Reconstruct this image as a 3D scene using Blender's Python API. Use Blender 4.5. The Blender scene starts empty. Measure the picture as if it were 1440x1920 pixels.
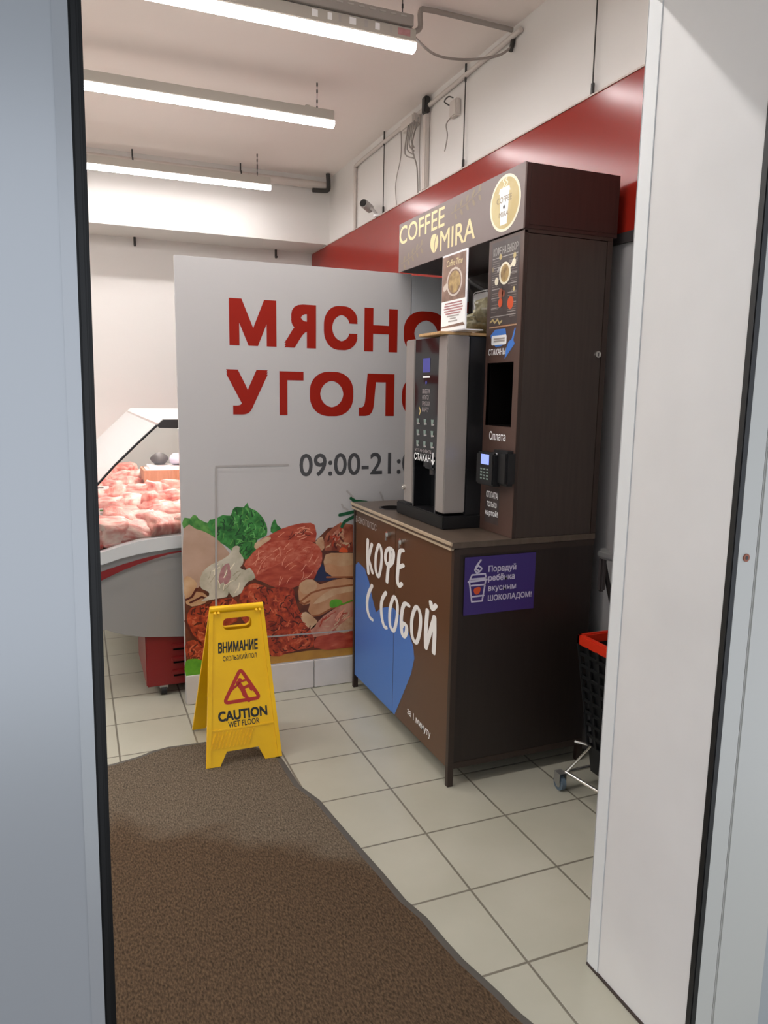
import bpy, bmesh, math, random
from mathutils import Vector, Matrix, noise
from mathutils.geometry import tessellate_polygon

scene = bpy.context.scene
COL = scene.collection
random.seed(7)

# ------------------------------------------------------------------ camera
cam_data = bpy.data.cameras.new('camera')
cam = bpy.data.objects.new('camera', cam_data)
COL.objects.link(cam)
AX = [[0.925119, -0.379359, 0.015529], [0.045338, 0.150986, 0.987496], [0.376961, 0.912847, -0.156879]]        # right, up, forward of the camera in the room
LOC = [-1.10078, -3.54017, 1.56296]
cam.matrix_world = Matrix(((AX[0][0], AX[1][0], -AX[2][0], LOC[0]),
                           (AX[0][1], AX[1][1], -AX[2][1], LOC[1]),
                           (AX[0][2], AX[1][2], -AX[2][2], LOC[2]),
                           (0, 0, 0, 1)))
cam_data.sensor_fit = 'VERTICAL'
cam_data.sensor_height = 36.0
cam_data.lens = 1398.2 * 36.0 / 1920.0
cam_data.clip_start = 0.02
scene.camera = cam

# ------------------------------------------------------------------ world, exposure
world = bpy.data.worlds.new('outdoor_sky')
scene.world = world
world.use_nodes = True
bg = world.node_tree.nodes['Background']
bg.inputs['Color'].default_value = (0.86, 0.91, 1.0, 1)
bg.inputs['Strength'].default_value = 1.3
scene.view_settings.view_transform = 'Standard'
scene.view_settings.look = 'None'
scene.view_settings.exposure = 0.0
scene.view_settings.gamma = 1.0
scene.view_settings.use_curve_mapping = False
LAMP = 66.0
scene.cycles.max_bounces = 8
scene.cycles.diffuse_bounces = 5
scene.cycles.transparent_max_bounces = 12

# ------------------------------------------------------------------ materials
def lin(c):
    return tuple(((v / 255.0) / 12.92 if v / 255.0 <= 0.04045 else ((v / 255.0 + 0.055) / 1.055) ** 2.4) for v in c)

def mat(name, rgb, rough=0.5, metal=0.0, spec=0.5, rgb2=None, scale=8.0, detail=4.0, bump=0.0, bscale=60.0, stretch=None,
        emit=0.0, coat=0.0, lo=0.35, hi=0.65, rgb3=None):
    m = bpy.data.materials.new(name)
    m.use_nodes = True
    nt = m.node_tree
    b = nt.nodes['Principled BSDF']
    c = lin(rgb) + (1,)
    b.inputs['Base Color'].default_value = c
    b.inputs['Roughness'].default_value = rough
    b.inputs['Metallic'].default_value = metal
    b.inputs['Specular IOR Level'].default_value = spec
    b.inputs['Coat Weight'].default_value = coat
    if emit:
        b.inputs['Emission Color'].default_value = c
        b.inputs['Emission Strength'].default_value = emit
    tc = nt.nodes.new('ShaderNodeTexCoord')
    mp = nt.nodes.new('ShaderNodeMapping')
    nt.links.new(tc.outputs['Object'], mp.inputs['Vector'])
    if stretch: mp.inputs['Scale'].default_value = stretch
    if rgb2:
        n = nt.nodes.new('ShaderNodeTexNoise')
        n.inputs['Scale'].default_value = scale
        n.inputs['Detail'].default_value = detail
        nt.links.new(mp.outputs['Vector'], n.inputs['Vector'])
        r = nt.nodes.new('ShaderNodeValToRGB')
        r.color_ramp.elements[0].position = lo
        r.color_ramp.elements[0].color = c
        r.color_ramp.elements[1].position = hi
        r.color_ramp.elements[1].color = lin(rgb2) + (1,)
        if rgb3:
            e = r.color_ramp.elements.new(min(0.98, hi + (hi - lo) * 0.5)); e.color = lin(rgb3) + (1,)
        nt.links.new(n.outputs['Fac'], r.inputs['Fac'])
        nt.links.new(r.outputs['Color'], b.inputs['Base Color'])
    if bump:
        n2 = nt.nodes.new('ShaderNodeTexNoise')
        n2.inputs['Scale'].default_value = bscale
        n2.inputs['Detail'].default_value = 3
        nt.links.new(mp.outputs['Vector'], n2.inputs['Vector'])
        bp = nt.nodes.new('ShaderNodeBump')
        bp.inputs['Strength'].default_value = bump
        bp.inputs['Distance'].default_value = 0.01
        nt.links.new(n2.outputs['Fac'], bp.inputs['Height'])
        nt.links.new(bp.outputs['Normal'], b.inputs['Normal'])
    return m

def glass_mat(name, tint=(235, 240, 238), haze=0.06):
    m = bpy.data.materials.new(name)
    m.use_nodes = True
    nt = m.node_tree
    nt.nodes.clear()
    out = nt.nodes.new('ShaderNodeOutputMaterial')
    tr = nt.nodes.new('ShaderNodeBsdfTransparent'); tr.inputs['Color'].default_value = lin(tint) + (1,)
    gl = nt.nodes.new('ShaderNodeBsdfGlossy'); gl.inputs['Roughness'].default_value = 0.03
    df = nt.nodes.new('ShaderNodeBsdfDiffuse'); df.inputs['Color'].default_value = (0.9, 0.9, 0.9, 1)
    fr = nt.nodes.new('ShaderNodeFresnel'); fr.inputs['IOR'].default_value = 1.3
    m1 = nt.nodes.new('ShaderNodeMixShader'); m2 = nt.nodes.new('ShaderNodeMixShader')
    nt.links.new(fr.outputs[0], m1.inputs[0]); nt.links.new(tr.outputs[0], m1.inputs[1]); nt.links.new(gl.outputs[0], m1.inputs[2])
    m2.inputs[0].default_value = haze
    nt.links.new(m1.outputs[0], m2.inputs[1]); nt.links.new(df.outputs[0], m2.inputs[2])
    nt.links.new(m2.outputs[0], out.inputs['Surface'])
    return m

def tile_mat(name, size, rgb, rgb2, grout, gw, rough, spec=0.5):
    # square tiles laid on the world grid, grout lines from the object coordinates
    m = bpy.data.materials.new(name)
    m.use_nodes = True
    nt = m.node_tree; N = nt.nodes.new; K = nt.links.new
    b = nt.nodes['Principled BSDF']
    tc = N('ShaderNodeTexCoord'); sx = N('ShaderNodeSeparateXYZ'); K(tc.outputs['Object'], sx.inputs[0])
    def line(sock):
        d = N('ShaderNodeMath'); d.operation = 'DIVIDE'; K(sock, d.inputs[0]); d.inputs[1].default_value = size
        a = N('ShaderNodeMath'); a.operation = 'ADD'; K(d.outputs[0], a.inputs[0]); a.inputs[1].default_value = 100.5
        f = N('ShaderNodeMath'); f.operation = 'FRACT'; K(a.outputs[0], f.inputs[0])
        s = N('ShaderNodeMath'); s.operation = 'SUBTRACT'; K(f.outputs[0], s.inputs[0]); s.inputs[1].default_value = 0.5
        ab = N('ShaderNodeMath'); ab.operation = 'ABSOLUTE'; K(s.outputs[0], ab.inputs[0])
        mr = N('ShaderNodeMapRange'); mr.interpolation_type = 'SMOOTHSTEP'; K(ab.outputs[0], mr.inputs[0])
        mr.inputs[1].default_value = gw / size * 0.35; mr.inputs[2].default_value = gw / size * 0.75
        mr.inputs[3].default_value = 1; mr.inputs[4].default_value = 0
        return mr.outputs[0]
    mx = N('ShaderNodeMath'); mx.operation = 'MAXIMUM'
    K(line(sx.outputs[0]), mx.inputs[0]); K(line(sx.outputs[1]), mx.inputs[1])
    n = N('ShaderNodeTexNoise'); n.inputs['Scale'].default_value = 2.3; n.inputs['Detail'].default_value = 6
    K(tc.outputs['Object'], n.inputs['Vector'])
    cr = N('ShaderNodeValToRGB'); cr.color_ramp.elements[0].position = 0.35; cr.color_ramp.elements[1].position = 0.65
    cr.color_ramp.elements[0].color = lin(rgb) + (1,); cr.color_ramp.elements[1].color = lin(rgb2) + (1,)
    K(n.outputs['Fac'], cr.inputs['Fac'])
    mix = N('ShaderNodeMix'); mix.data_type = 'RGBA'
    K(mx.outputs[0], mix.inputs[0]); K(cr.outputs['Color'], mix.inputs[6]); mix.inputs[7].default_value = lin(grout) + (1,)
    K(mix.outputs[2], b.inputs['Base Color'])
    b.inputs['Roughness'].default_value = rough; b.inputs['Specular IOR Level'].default_value = spec
    inv = N('ShaderNodeMath'); inv.operation = 'SUBTRACT'; inv.inputs[0].default_value = 1; K(mx.outputs[0], inv.inputs[1])
    bp = N('ShaderNodeBump'); bp.inputs['Strength'].default_value = 0.4; bp.inputs['Distance'].default_value = 0.002
    K(inv.outputs[0], bp.inputs['Height']); K(bp.outputs['Normal'], b.inputs['Normal'])
    return m

def mat_carpet(name):
    m = bpy.data.materials.new(name); m.use_nodes = True
    nt = m.node_tree; N = nt.nodes.new; K = nt.links.new
    b = nt.nodes['Principled BSDF']; b.inputs['Roughness'].default_value = 0.95; b.inputs['Specular IOR Level'].default_value = 0.1
    tc = N('ShaderNodeTexCoord')
    fine = N('ShaderNodeTexNoise'); fine.inputs['Scale'].default_value = 190; fine.inputs['Detail'].default_value = 3
    mp = N('ShaderNodeMapping'); mp.inputs['Rotation'].default_value = (0, 0, 0.5); mp.inputs['Scale'].default_value = (1, .45, 1)
    K(tc.outputs['Object'], mp.inputs['Vector']); K(mp.outputs[0], fine.inputs['Vector'])
    big = N('ShaderNodeTexNoise'); big.inputs['Scale'].default_value = 3.2; big.inputs['Detail'].default_value = 5; big.inputs['Distortion'].default_value = 0.4
    K(tc.outputs['Object'], big.inputs['Vector'])
    # worn dusty far end against the damp, darker near end
    sx = N('ShaderNodeSeparateXYZ'); K(tc.outputs['Object'], sx.inputs[0])
    ad = N('ShaderNodeMath'); ad.operation = 'MULTIPLY_ADD'; K(big.outputs['Fac'], ad.inputs[0]); ad.inputs[1].default_value = 0.9; K(sx.outputs[1], ad.inputs[2])
    mr = N('ShaderNodeMapRange'); mr.interpolation_type = 'SMOOTHSTEP'; K(ad.outputs[0], mr.inputs[0])
    tl = N('ShaderNodeMath'); tl.operation = 'MULTIPLY_ADD'; K(sx.outputs[0], tl.inputs[0]); tl.inputs[1].default_value = 0.65; K(sx.outputs[1], tl.inputs[2]); K(tl.outputs[0], ad.inputs[2])
    mr.inputs[1].default_value = CARPET_LINE - 0.12; mr.inputs[2].default_value = CARPET_LINE + 0.12
    mixb = N('ShaderNodeMix'); mixb.data_type = 'RGBA'; K(mr.outputs[0], mixb.inputs[0])
    mixb.inputs[6].default_value = lin(CARPET_A) + (1,); mixb.inputs[7].default_value = lin(CARPET_B) + (1,)
    r = N('ShaderNodeValToRGB'); r.color_ramp.elements[0].position = 0.3; r.color_ramp.elements[1].position = 0.72
    r.color_ramp.elements[0].color = (0.45, 0.45, 0.45, 1); r.color_ramp.elements[1].color = (1.45, 1.42, 1.38, 1)
    K(fine.outputs['Fac'], r.inputs['Fac'])
    mu = N('ShaderNodeMix'); mu.data_type = 'RGBA'; mu.blend_type = 'MULTIPLY'; mu.inputs[0].default_value = 1
    K(mixb.outputs[2], mu.inputs[6]); K(r.outputs['Color'], mu.inputs[7]); K(mu.outputs[2], b.inputs['Base Color'])
    bp = N('ShaderNodeBump'); bp.inputs['Strength'].default_value = 0.9; bp.inputs['Distance'].default_value = 0.006
    K(fine.outputs['Fac'], bp.inputs['Height']); K(bp.outputs['Normal'], b.inputs['Normal'])
    return m
CARPET_A = (86, 70, 54); CARPET_B = (104, 93, 79)
CARPET_LINE = -1.12 + 1.8 + 0.65 * 0.9   # in the coordinates of the mat

M = {}
M['floor'] = tile_mat('floor_tiles', 0.33, (170, 167, 150), (181, 178, 162), (116, 111, 98), 0.007, 0.30)
M['carpet'] = mat_carpet('mat_pile')
M['ceiling'] = mat('ceiling_paint', (236, 226, 220), 0.8, bump=0.05, bscale=20)
M['canopy'] = mat('added_shade_canopy', (52, 53, 55), 0.7)  # for the added overhead slab, kept dark to shade the door leaf
M['aluwarm'] = mat('warm_grey_door_frame', (196, 195, 189), 0.4)
M['rust'] = mat('rusty_screw_head', (150, 84, 58), 0.5)
M['wall'] = mat('white_wall_paint', (214, 210, 206), 0.65, bump=0.03, bscale=30)
M['white_panel'] = mat('white_wall_panel', (236, 232, 228), 0.4)
M['red_panel'] = mat('red_gloss_panel', (138, 32, 22), 0.2, spec=0.32)
M['panel_edge'] = mat('pale_panel_edge', (190, 175, 165), 0.5)
M['grey_wall'] = mat('grey_wall_cladding', (150, 148, 148), 0.5)
M['dark_trim'] = mat('dark_trim', (55, 50, 50), 0.5)
M['jamb'] = mat('white_jamb_panel', (226, 224, 222), 0.5, rgb2=(219, 217, 215), scale=3)
M['trimw'] = mat('white_corner_trim', (224, 226, 226), 0.4)
M['alu'] = mat('light_grey_powder_coat', (190, 194, 198), 0.28, metal=0.3)
M['alu2'] = mat('grey_powder_coat', (170, 174, 176), 0.4)
M['gasket'] = mat('black_rubber', (18, 19, 20), 0.5)
M['glass'] = glass_mat('door_glass')
M['caseglass'] = glass_mat('case_glass', (242, 246, 244), 0.02)
M['frontglass'] = glass_mat('bent_front_glass', (240, 244, 242), 0.42)  # strong white haze stands in for the bright wall reflected in the pane
M['lampwhite'] = mat('lamp_diffuser', (255, 252, 251), 0.4, emit=LAMP)
M['lampbody'] = mat('lamp_housing', (176, 170, 160), 0.5)
M['tray'] = mat('perforated_tray', (150, 144, 138), 0.5)
M['steel'] = mat('galvanised_steel', (165, 165, 162), 0.35, metal=0.7)
M['chrome'] = mat('bright_chrome', (215, 212, 205), 0.18, metal=0.9)
M['darkmetal'] = mat('dark_metal', (60, 58, 56), 0.45, metal=0.3)
M['cable'] = mat('grey_cable', (150, 142, 136), 0.6)
M['pipe'] = mat('painted_pipe', (196, 187, 180), 0.55)
M['wenge'] = mat('dark_wenge_board', (32, 23, 20), 0.42, rgb2=(38, 28, 24), scale=14, stretch=(6, 6, 0.35), lo=.3, hi=.7)
M['wenge2'] = mat('dark_wenge_upper_board', (52, 42, 37), 0.42, rgb2=(60, 49, 43), scale=14, stretch=(6, 6, 0.35), lo=.3, hi=.7)
M['wenge3'] = mat('dark_red_brown_board', (44, 26, 22), 0.42, rgb2=(50, 30, 26), scale=14, stretch=(6, 6, 0.35))
M['brown'] = mat('brown_front_film', (88, 61, 42), 0.38)
M['brownpost'] = mat('brown_edge_band', (50, 37, 31), 0.45)
M['column'] = mat('brown_column_film', (84, 62, 54), 0.4)
M['worktop'] = mat('brown_worktop', (90, 77, 66), 0.32, rgb2=(80, 68, 58), scale=10, stretch=(4, .4, 1))
M['edgestrip'] = mat('beige_edge_strip', (178, 160, 136), 0.4)
M['sign'] = mat('signboard_film', (118, 102, 98), 0.45)
M['black'] = mat('black_plastic', (17, 17, 19), 0.4)
M['blackmatte'] = mat('black_interior', (12, 9, 8), 0.85, spec=0.05)
M['blackglass'] = mat('black_display_glass', (22, 22, 24), 0.12, coat=0.3)
M['silver'] = mat('brushed_silver_door', (154, 147, 142), 0.33, metal=0.25)
M['gold'] = mat('gold_print', (226, 208, 158), 0.5)
M['gold2'] = mat('pale_gold_print', (190, 168, 112), 0.5, rgb2=(206, 190, 140), scale=9)
M['golddim'] = mat('dim_gold_print', (136, 120, 96), 0.5)
M['cream'] = mat('cream_print', (238, 230, 205), 0.5)
M['white'] = mat('white_print', (240, 240, 240), 0.5)
M['brushwhite'] = mat('white_brush_print', (235, 235, 232), 0.5)
M['greytext'] = mat('grey_print', (72, 72, 74), 0.5)
M['lightgrey'] = mat('light_grey_print', (168, 162, 158), 0.5)
M['blacktext'] = mat('black_print', (22, 22, 20), 0.5)
M['blue'] = mat('blue_film', (70, 118, 192), 0.4)
M['blue2'] = mat('bright_blue_print', (66, 122, 205), 0.5)
M['purple'] = mat('purple_sticker', (58, 42, 112), 0.45)
M['lilac'] = mat('lilac_print', (200, 195, 215), 0.5)
M['orange'] = mat('orange_print', (215, 85, 40), 0.5)
M['redtext'] = mat('red_letter_film', (148, 26, 8), 0.5, spec=0.2)
M['banner'] = mat('light_grey_banner_board', (188, 185, 184), 0.5)
M['banner2'] = mat('blue_grey_banner_board', (186, 188, 190), 0.5)
M['baseboard'] = mat('white_base_board', (214, 208, 204), 0.5, rgb2=(204, 198, 192), scale=5)
M['yellow'] = mat('yellow_plastic', (238, 188, 6), 0.4, spec=0.3, rgb2=(230, 178, 4), scale=6)
M['signred'] = mat('red_pictogram', (170, 30, 14), 0.5)
M['basket'] = mat('black_basket_plastic', (26, 27, 28), 0.45)
M['redplastic'] = mat('orange_red_plastic', (205, 46, 20), 0.4)
M['tire'] = mat('grey_blue_rubber', (92, 108, 122), 0.5)
M['casebody'] = mat('light_grey_case_shell', (140, 138, 136), 0.4)
M['caserim'] = mat('pale_grey_case_rim', (200, 202, 202), 0.35)
M['casered'] = mat('red_case_film', (122, 16, 18), 0.4)
M['caseint'] = mat('white_case_liner', (240, 236, 232), 0.4)
M['wood'] = mat('light_wood', (196, 160, 112), 0.6, rgb2=(176, 138, 92), scale=12, stretch=(1, 8, 8))
M['crate'] = mat('pine_crate', (190, 140, 110), 0.6, rgb2=(172, 122, 92), scale=10, stretch=(8, 1, 1))
M['bag'] = mat('olive_plastic_bag', (150, 142, 112), 0.3, rgb2=(120, 112, 84), scale=30, bump=0.4, bscale=40)
M['screen'] = mat('lit_blue_screen', (150, 170, 255), 0.3, emit=0.55)
M['screendim'] = mat('dim_blue_screen', (70, 72, 150), 0.3, emit=0.12)
M['meatA'] = mat('pink_raw_meat', (206, 110, 104), 0.35, rgb2=(244, 208, 198), scale=16, stretch=(1, 1, 3), bump=0.3, bscale=40)
M['meatB'] = mat('rosy_raw_meat', (200, 92, 82), 0.35, rgb2=(236, 176, 164), scale=11, stretch=(3, 1, 1), bump=0.3, bscale=40)
M['meatC'] = mat('pale_raw_fat', (244, 216, 206), 0.35, rgb2=(214, 130, 122), scale=14, stretch=(1, 2.5, 1), bump=0.3, bscale=40)
def lamp_lens(m, s):
    # the strip inside faces down: the lens glows most on its underside
    nt = m.node_tree; b = nt.nodes['Principled BSDF']
    g = nt.nodes.new('ShaderNodeNewGeometry'); sx = nt.nodes.new('ShaderNodeSeparateXYZ'); nt.links.new(g.outputs['True Normal'], sx.inputs[0])
    mr = nt.nodes.new('ShaderNodeMapRange'); nt.links.new(sx.outputs[2], mr.inputs[0])
    mr.inputs[1].default_value = 0.0; mr.inputs[2].default_value = -1.0; mr.inputs[3].default_value = 0.0; mr.inputs[4].default_value = 1.0
    p2 = nt.nodes.new('ShaderNodeMath'); p2.operation = 'POWER'; nt.links.new(mr.outputs[0], p2.inputs[0]); p2.inputs[1].default_value = 3.0
    ma = nt.nodes.new('ShaderNodeMath'); ma.operation = 'MULTIPLY_ADD'; nt.links.new(p2.outputs[0], ma.inputs[0]); ma.inputs[1].default_value = s * 0.965; ma.inputs[2].default_value = s * 0.035
    nt.links.new(ma.outputs[0], b.inputs['Emission Strength'])
lamp_lens(M['lampwhite'], LAMP)
# printed picture on the banner
M['p_dark'] = mat('print_dark_brown', (70, 34, 22), 0.5, rgb2=(110, 52, 28), scale=18)
M['p_gold'] = mat('print_table_gold', (188, 138, 58), 0.5, rgb2=(168, 118, 48), scale=10)
M['p_leaf'] = mat('print_lettuce', (22, 92, 30), 0.5, rgb2=(62, 140, 62), scale=26, lo=.38, hi=.62, detail=5)
M['p_leaf2'] = mat('print_pale_lettuce', (48, 112, 42), 0.5, rgb2=(96, 156, 70), scale=30)
M['p_lime'] = mat('print_lime_leaf', (104, 172, 40), 0.5, rgb2=(80, 150, 34), scale=20)
M['p_fillet'] = mat('print_chicken_fillet', (178, 146, 124), 0.5, rgb2=(192, 160, 140), scale=8, rgb3=(200, 160, 110))
M['p_red'] = mat('print_beef', (150, 44, 26), 0.5, rgb2=(186, 84, 58), scale=13, stretch=(1, 1, 3), rgb3=(206, 120, 90), detail=6)
M['p_red2'] = mat('print_beef_face', (176, 66, 42), 0.5, rgb2=(196, 104, 80), scale=22, stretch=(1.5, 1, 3), rgb3=(220, 160, 140), detail=7)
M['p_fat'] = mat('print_fat_edge', (206, 176, 142), 0.5, rgb2=(180, 130, 96), scale=20)
M['p_mince'] = mat('print_mince', (120, 32, 16), 0.5, rgb2=(190, 74, 38), scale=34, lo=.36, hi=.6, rgb3=(206, 116, 80), detail=5)
M['p_wing'] = mat('print_wing', (120, 48, 30), 0.5, rgb2=(180, 104, 74), scale=18, rgb3=(205, 150, 120))
M['p_tan'] = mat('print_sausage', (186, 140, 100), 0.5, rgb2=(208, 172, 134), scale=10, rgb3=(220, 194, 160))
M['p_tan2'] = mat('print_drumstick', (178, 122, 80), 0.5, rgb2=(200, 150, 110), scale=9)
M['p_chop'] = mat('print_chop', (172, 92, 70), 0.5, rgb2=(204, 150, 126), scale=12, rgb3=(220, 186, 168))
M['p_garlic'] = mat('print_garlic', (206, 198, 180), 0.5, rgb2=(176, 170, 148), scale=16, rgb3=(150, 150, 120))
M['p_pink'] = mat('print_garlic_clove', (186, 136, 136), 0.5, rgb2=(160, 110, 112), scale=30)
M['p_rose'] = mat('print_rosemary', (18, 84, 50), 0.5)
M['p_navy'] = mat('print_navy_gap', (34, 42, 74), 0.5)

# ------------------------------------------------------------------ mesh builder
class MB:
    def __init__(s): s.v = []; s.f = []; s.mi = []; s.mats = []; s.sm = []
    def _m(s, m):
        m = M[m]
        if m not in s.mats: s.mats.append(m)
        return s.mats.index(m)
    def add(s, vs, fs, m, smooth=False):
        o = len(s.v); k = s._m(m)
        s.v += [tuple(p) for p in vs]
        for f in fs: s.f.append(tuple(i + o for i in f)); s.mi.append(k); s.sm.append(smooth)
    def box(s, x0, x1, y0, y1, z0, z1, m, bev=0.0, rot=None):
        bm = bmesh.new(); bmesh.ops.create_cube(bm, size=1)
        for v in bm.verts: v.co = Vector(((x0 + x1) / 2 + v.co.x * (x1 - x0), (y0 + y1) / 2 + v.co.y * (y1 - y0), (z0 + z1) / 2 + v.co.z * (z1 - z0)))
        if bev: bmesh.ops.bevel(bm, geom=list(bm.edges), offset=bev, segments=2, affect='EDGES', clamp_overlap=True)
        if rot: bmesh.ops.transform(bm, matrix=rot, verts=list(bm.verts))
        s.bm(bm, m)
    def bm(s, bm, m, smooth=False):
        bm.verts.index_update()
        s.add([v.co[:] for v in bm.verts], [[v.index for v in f.verts] for f in bm.faces], m, smooth); bm.free()
    def poly(s, P, loops, m, c=0.0003, c0=None):
        # flat shape on the plane P (outline first, then holes); with c0 it is a solid from c0 to c
        if isinstance(loops[0][0], (int, float)): loops = [loops]
        flat = [p for l in loops for p in l]
        tris = tessellate_polygon([[Vector((a, b, 0)) for a, b in l] for l in loops])
        fs = []
        for t in tris:
            (ax, ay), (bx, by), (cx, cy) = [flat[i] for i in t]
            fs.append(t if (bx - ax) * (cy - ay) - (by - ay) * (cx - ax) > 0 else t[::-1])
        top = [P(a, b, c) for a, b in flat]
        s.add(top, fs, m)
        if c0 is not None:
            s.add([P(a, b, c0) for a, b in flat], [f[::-1] for f in fs], m)
            o = 0
            for l in loops:
                n = len(l)
                area = sum(l[i][0] * l[(i + 1) % n][1] - l[(i + 1) % n][0] * l[i][1] for i in range(n))
                sd = []
                for i in range(n):
                    j = (i + 1) % n
                    sd.append((i, i + n, j + n, j))
                if (area > 0) == (l is loops[0]): sd = [f for f in sd]
                else: sd = [f[::-1] for f in sd]
                s.add([P(a, b, c) for a, b in l] + [P(a, b, c0) for a, b in l], sd, m)
    def rect(s, P, a0, a1, b0, b1, m, c=0.0003, c0=None): s.poly(P, [(a0, b0), (a1, b0), (a1, b1), (a0, b1)], m, c, c0)
    def ell(s, P, a, b, ra, rb, m, c=0.0003, n=28, c0=None, rot=0.0):
        cr, sr = math.cos(rot), math.sin(rot)
        pts = []
        for i in range(n):
            t = 2 * math.pi * i / n; x = ra * math.cos(t); y = rb * math.sin(t)
            pts.append((a + x * cr - y * sr, b + x * sr + y * cr))
        s.poly(P, pts, m, c, c0)
    def brush(s, P, pts, wa, wb, m, c=0.0004, closed=False):
        # flat stroke drawn with an elliptical brush of half widths wa, wb
        q = [(a / wa, b / wb) for a, b in pts]
        if closed: q = q + [q[0]]
        d = c
        for i in range(len(q) - 1):
            (x0, y0), (x1, y1) = q[i], q[i + 1]
            L = math.hypot(x1 - x0, y1 - y0) or 1e-6
            nx, ny = -(y1 - y0) / L, (x1 - x0) / L
            quad = [(x0 - nx, y0 - ny), (x1 - nx, y1 - ny), (x1 + nx, y1 + ny), (x0 + nx, y0 + ny)]
            s.add([P(x * wa, y * wb, d) for x, y in quad], [(0, 1, 2, 3)], m); d += 2e-6
        for x, y in q:
            n = 12
            s.add([P((x + math.cos(2 * math.pi * k / n)) * wa, (y + math.sin(2 * math.pi * k / n)) * wb, d) for k in range(n)], [tuple(range(n))], m); d += 2e-6
    def tube(s, pts, r, m, n=8, caps=True):
        pts = [Vector(p) for p in pts]; rings = []
        prev = None
        for i, p in enumerate(pts):
            t = (pts[min(i + 1, len(pts) - 1)] - pts[max(i - 1, 0)]).normalized()
            if prev is None:
                a = t.orthogonal().normalized()
            else:
                a = (prev - t * prev.dot(t)).normalized()
            prev = a; b = t.cross(a)
            rr = r[i] if isinstance(r, (list, tuple)) else r
            rings.append([p + (a * math.cos(2 * math.pi * k / n) + b * math.sin(2 * math.pi * k / n)) * rr for k in range(n)])
        vs = [v for R_ in rings for v in R_]; fs = []
        for i in range(len(rings) - 1):
            for k in range(n):
                fs.append((i * n + k, i * n + (k + 1) % n, (i + 1) * n + (k + 1) % n, (i + 1) * n + k))
        s.add(vs, fs, m, True)
        if caps:
            s.add(rings[0], [tuple(range(n))[::-1]], m); s.add(rings[-1], [tuple(range(n))], m)
    def cyl(s, p0, p1, r, m, n=20): s.tube([p0, p1], r, m, n)
    def blob(s, c, r, m, seed=0, sub=3, amp=0.25, freq=2.2, sq=1.0):
        bm = bmesh.new(); bmesh.ops.create_icosphere(bm, subdivisions=sub, radius=1)
        for v in bm.verts:
            d = 1 + amp * noise.noise(v.co * freq + Vector((seed * 3.7, seed * 1.3, seed))) + amp * .5 * noise.noise(v.co * freq * 2.3 + Vector((seed, 9, seed * 2)))
            w_ = [math.copysign(abs(a_) ** sq, a_) for a_ in v.co]
            v.co = Vector((c[0] + w_[0] * r[0] * d, c[1] + w_[1] * r[1] * d, c[2] + w_[2] * r[2] * d))
        s.bm(bm, m, True)
    def text(s, P, txt, a0, a1, b0, b1, m, bold=0.0, shear=0.0, c=0.0004, skew=0.0):
        # lettering fitted into a box on plane P; skew lifts the right end
        cu = bpy.data.curves.new('t', 'FONT'); cu.body = txt; cu.size = 1; cu.shear = shear
        cu.resolution_u = 4
        ob = bpy.data.objects.new('t', cu); COL.objects.link(ob)
        dg = bpy.context.evaluated_depsgraph_get(); dg.update()
        me = bpy.data.meshes.new_from_object(ob.evaluated_get(dg))
        v0 = [v.co.copy() for v in me.vertices]; f0 = [tuple(p.vertices) for p in me.polygons]
        bpy.data.objects.remove(ob); bpy.data.curves.remove(cu); bpy.data.meshes.remove(me)
        vs = []; fs = []; cs_ = []
        sh = [(0, 0)]
        if bold: sh += [(bold * i, bold * j) for i in (-1, 0, 1) for j in (-1, 0, 1) if i or j]
        for k, (dx, dy) in enumerate(sh):
            o_ = len(vs); vs += [Vector((v.x + dx, v.y + dy, 0)) for v in v0]; cs_ += [c + k * 1.5e-5] * len(v0)
            fs += [tuple(i + o_ for i in f) for f in f0]
        x0 = min(v.x for v in vs); x1 = max(v.x for v in vs); y0 = min(v.y for v in vs); y1 = max(v.y for v in vs)
        out = []
        for v, cc_ in zip(vs, cs_):
            k = (v.x - x0) / (x1 - x0)
            out.append(P(a0 + k * (a1 - a0), b0 + (v.y - y0) / (y1 - y0) * (b1 - b0) + k * skew, cc_))
        s.add(out, fs, m)
    def obj(s, name, parent=None, label=None, cat=None, group=None, kind=None, loc=(0, 0, 0), smooth_all=False):
        off = Vector(loc)
        p = parent
        while p is not None: off = off + p.location; p = p.parent
        me = bpy.data.meshes.new(name)
        me.from_pydata([(v[0] - off.x, v[1] - off.y, v[2] - off.z) for v in s.v], [], s.f)
        for mm in s.mats: me.materials.append(mm)
        me.polygons.foreach_set('material_index', s.mi)
        me.polygons.foreach_set('use_smooth', [True] * len(s.f) if smooth_all else s.sm)
        me.update()
        o = bpy.data.objects.new(name, me); COL.objects.link(o); o.location = loc
        if parent: o.parent = parent
        return tag(o, label, cat, group, kind)

def tag(o, label=None, cat=None, group=None, kind=None):
    if label: o['label'] = label
    if cat: o['category'] = cat
    if group: o['group'] = group
    if kind: o['kind'] = kind
    return o

def thing(name, label, cat, loc, group=None, rotz=0.0):
    o = bpy.data.objects.new(name, None); COL.objects.link(o)
    o.location = loc; o.rotation_euler = (0, 0, rotz); o.empty_display_size = 0.1
    return tag(o, label, cat, group)

def plane(o, u, v):
    o = Vector(o); u = Vector(u).normalized(); v = Vector(v).normalized(); n = u.cross(v)
    return lambda a, b, c=0.0: tuple(o + u * a + v * b + n * c)

def bx(L_):  # bounding box of a few plane points
    return min(p[0] for p in L_), max(p[0] for p in L_), min(p[1] for p in L_), max(p[1] for p in L_)

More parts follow.
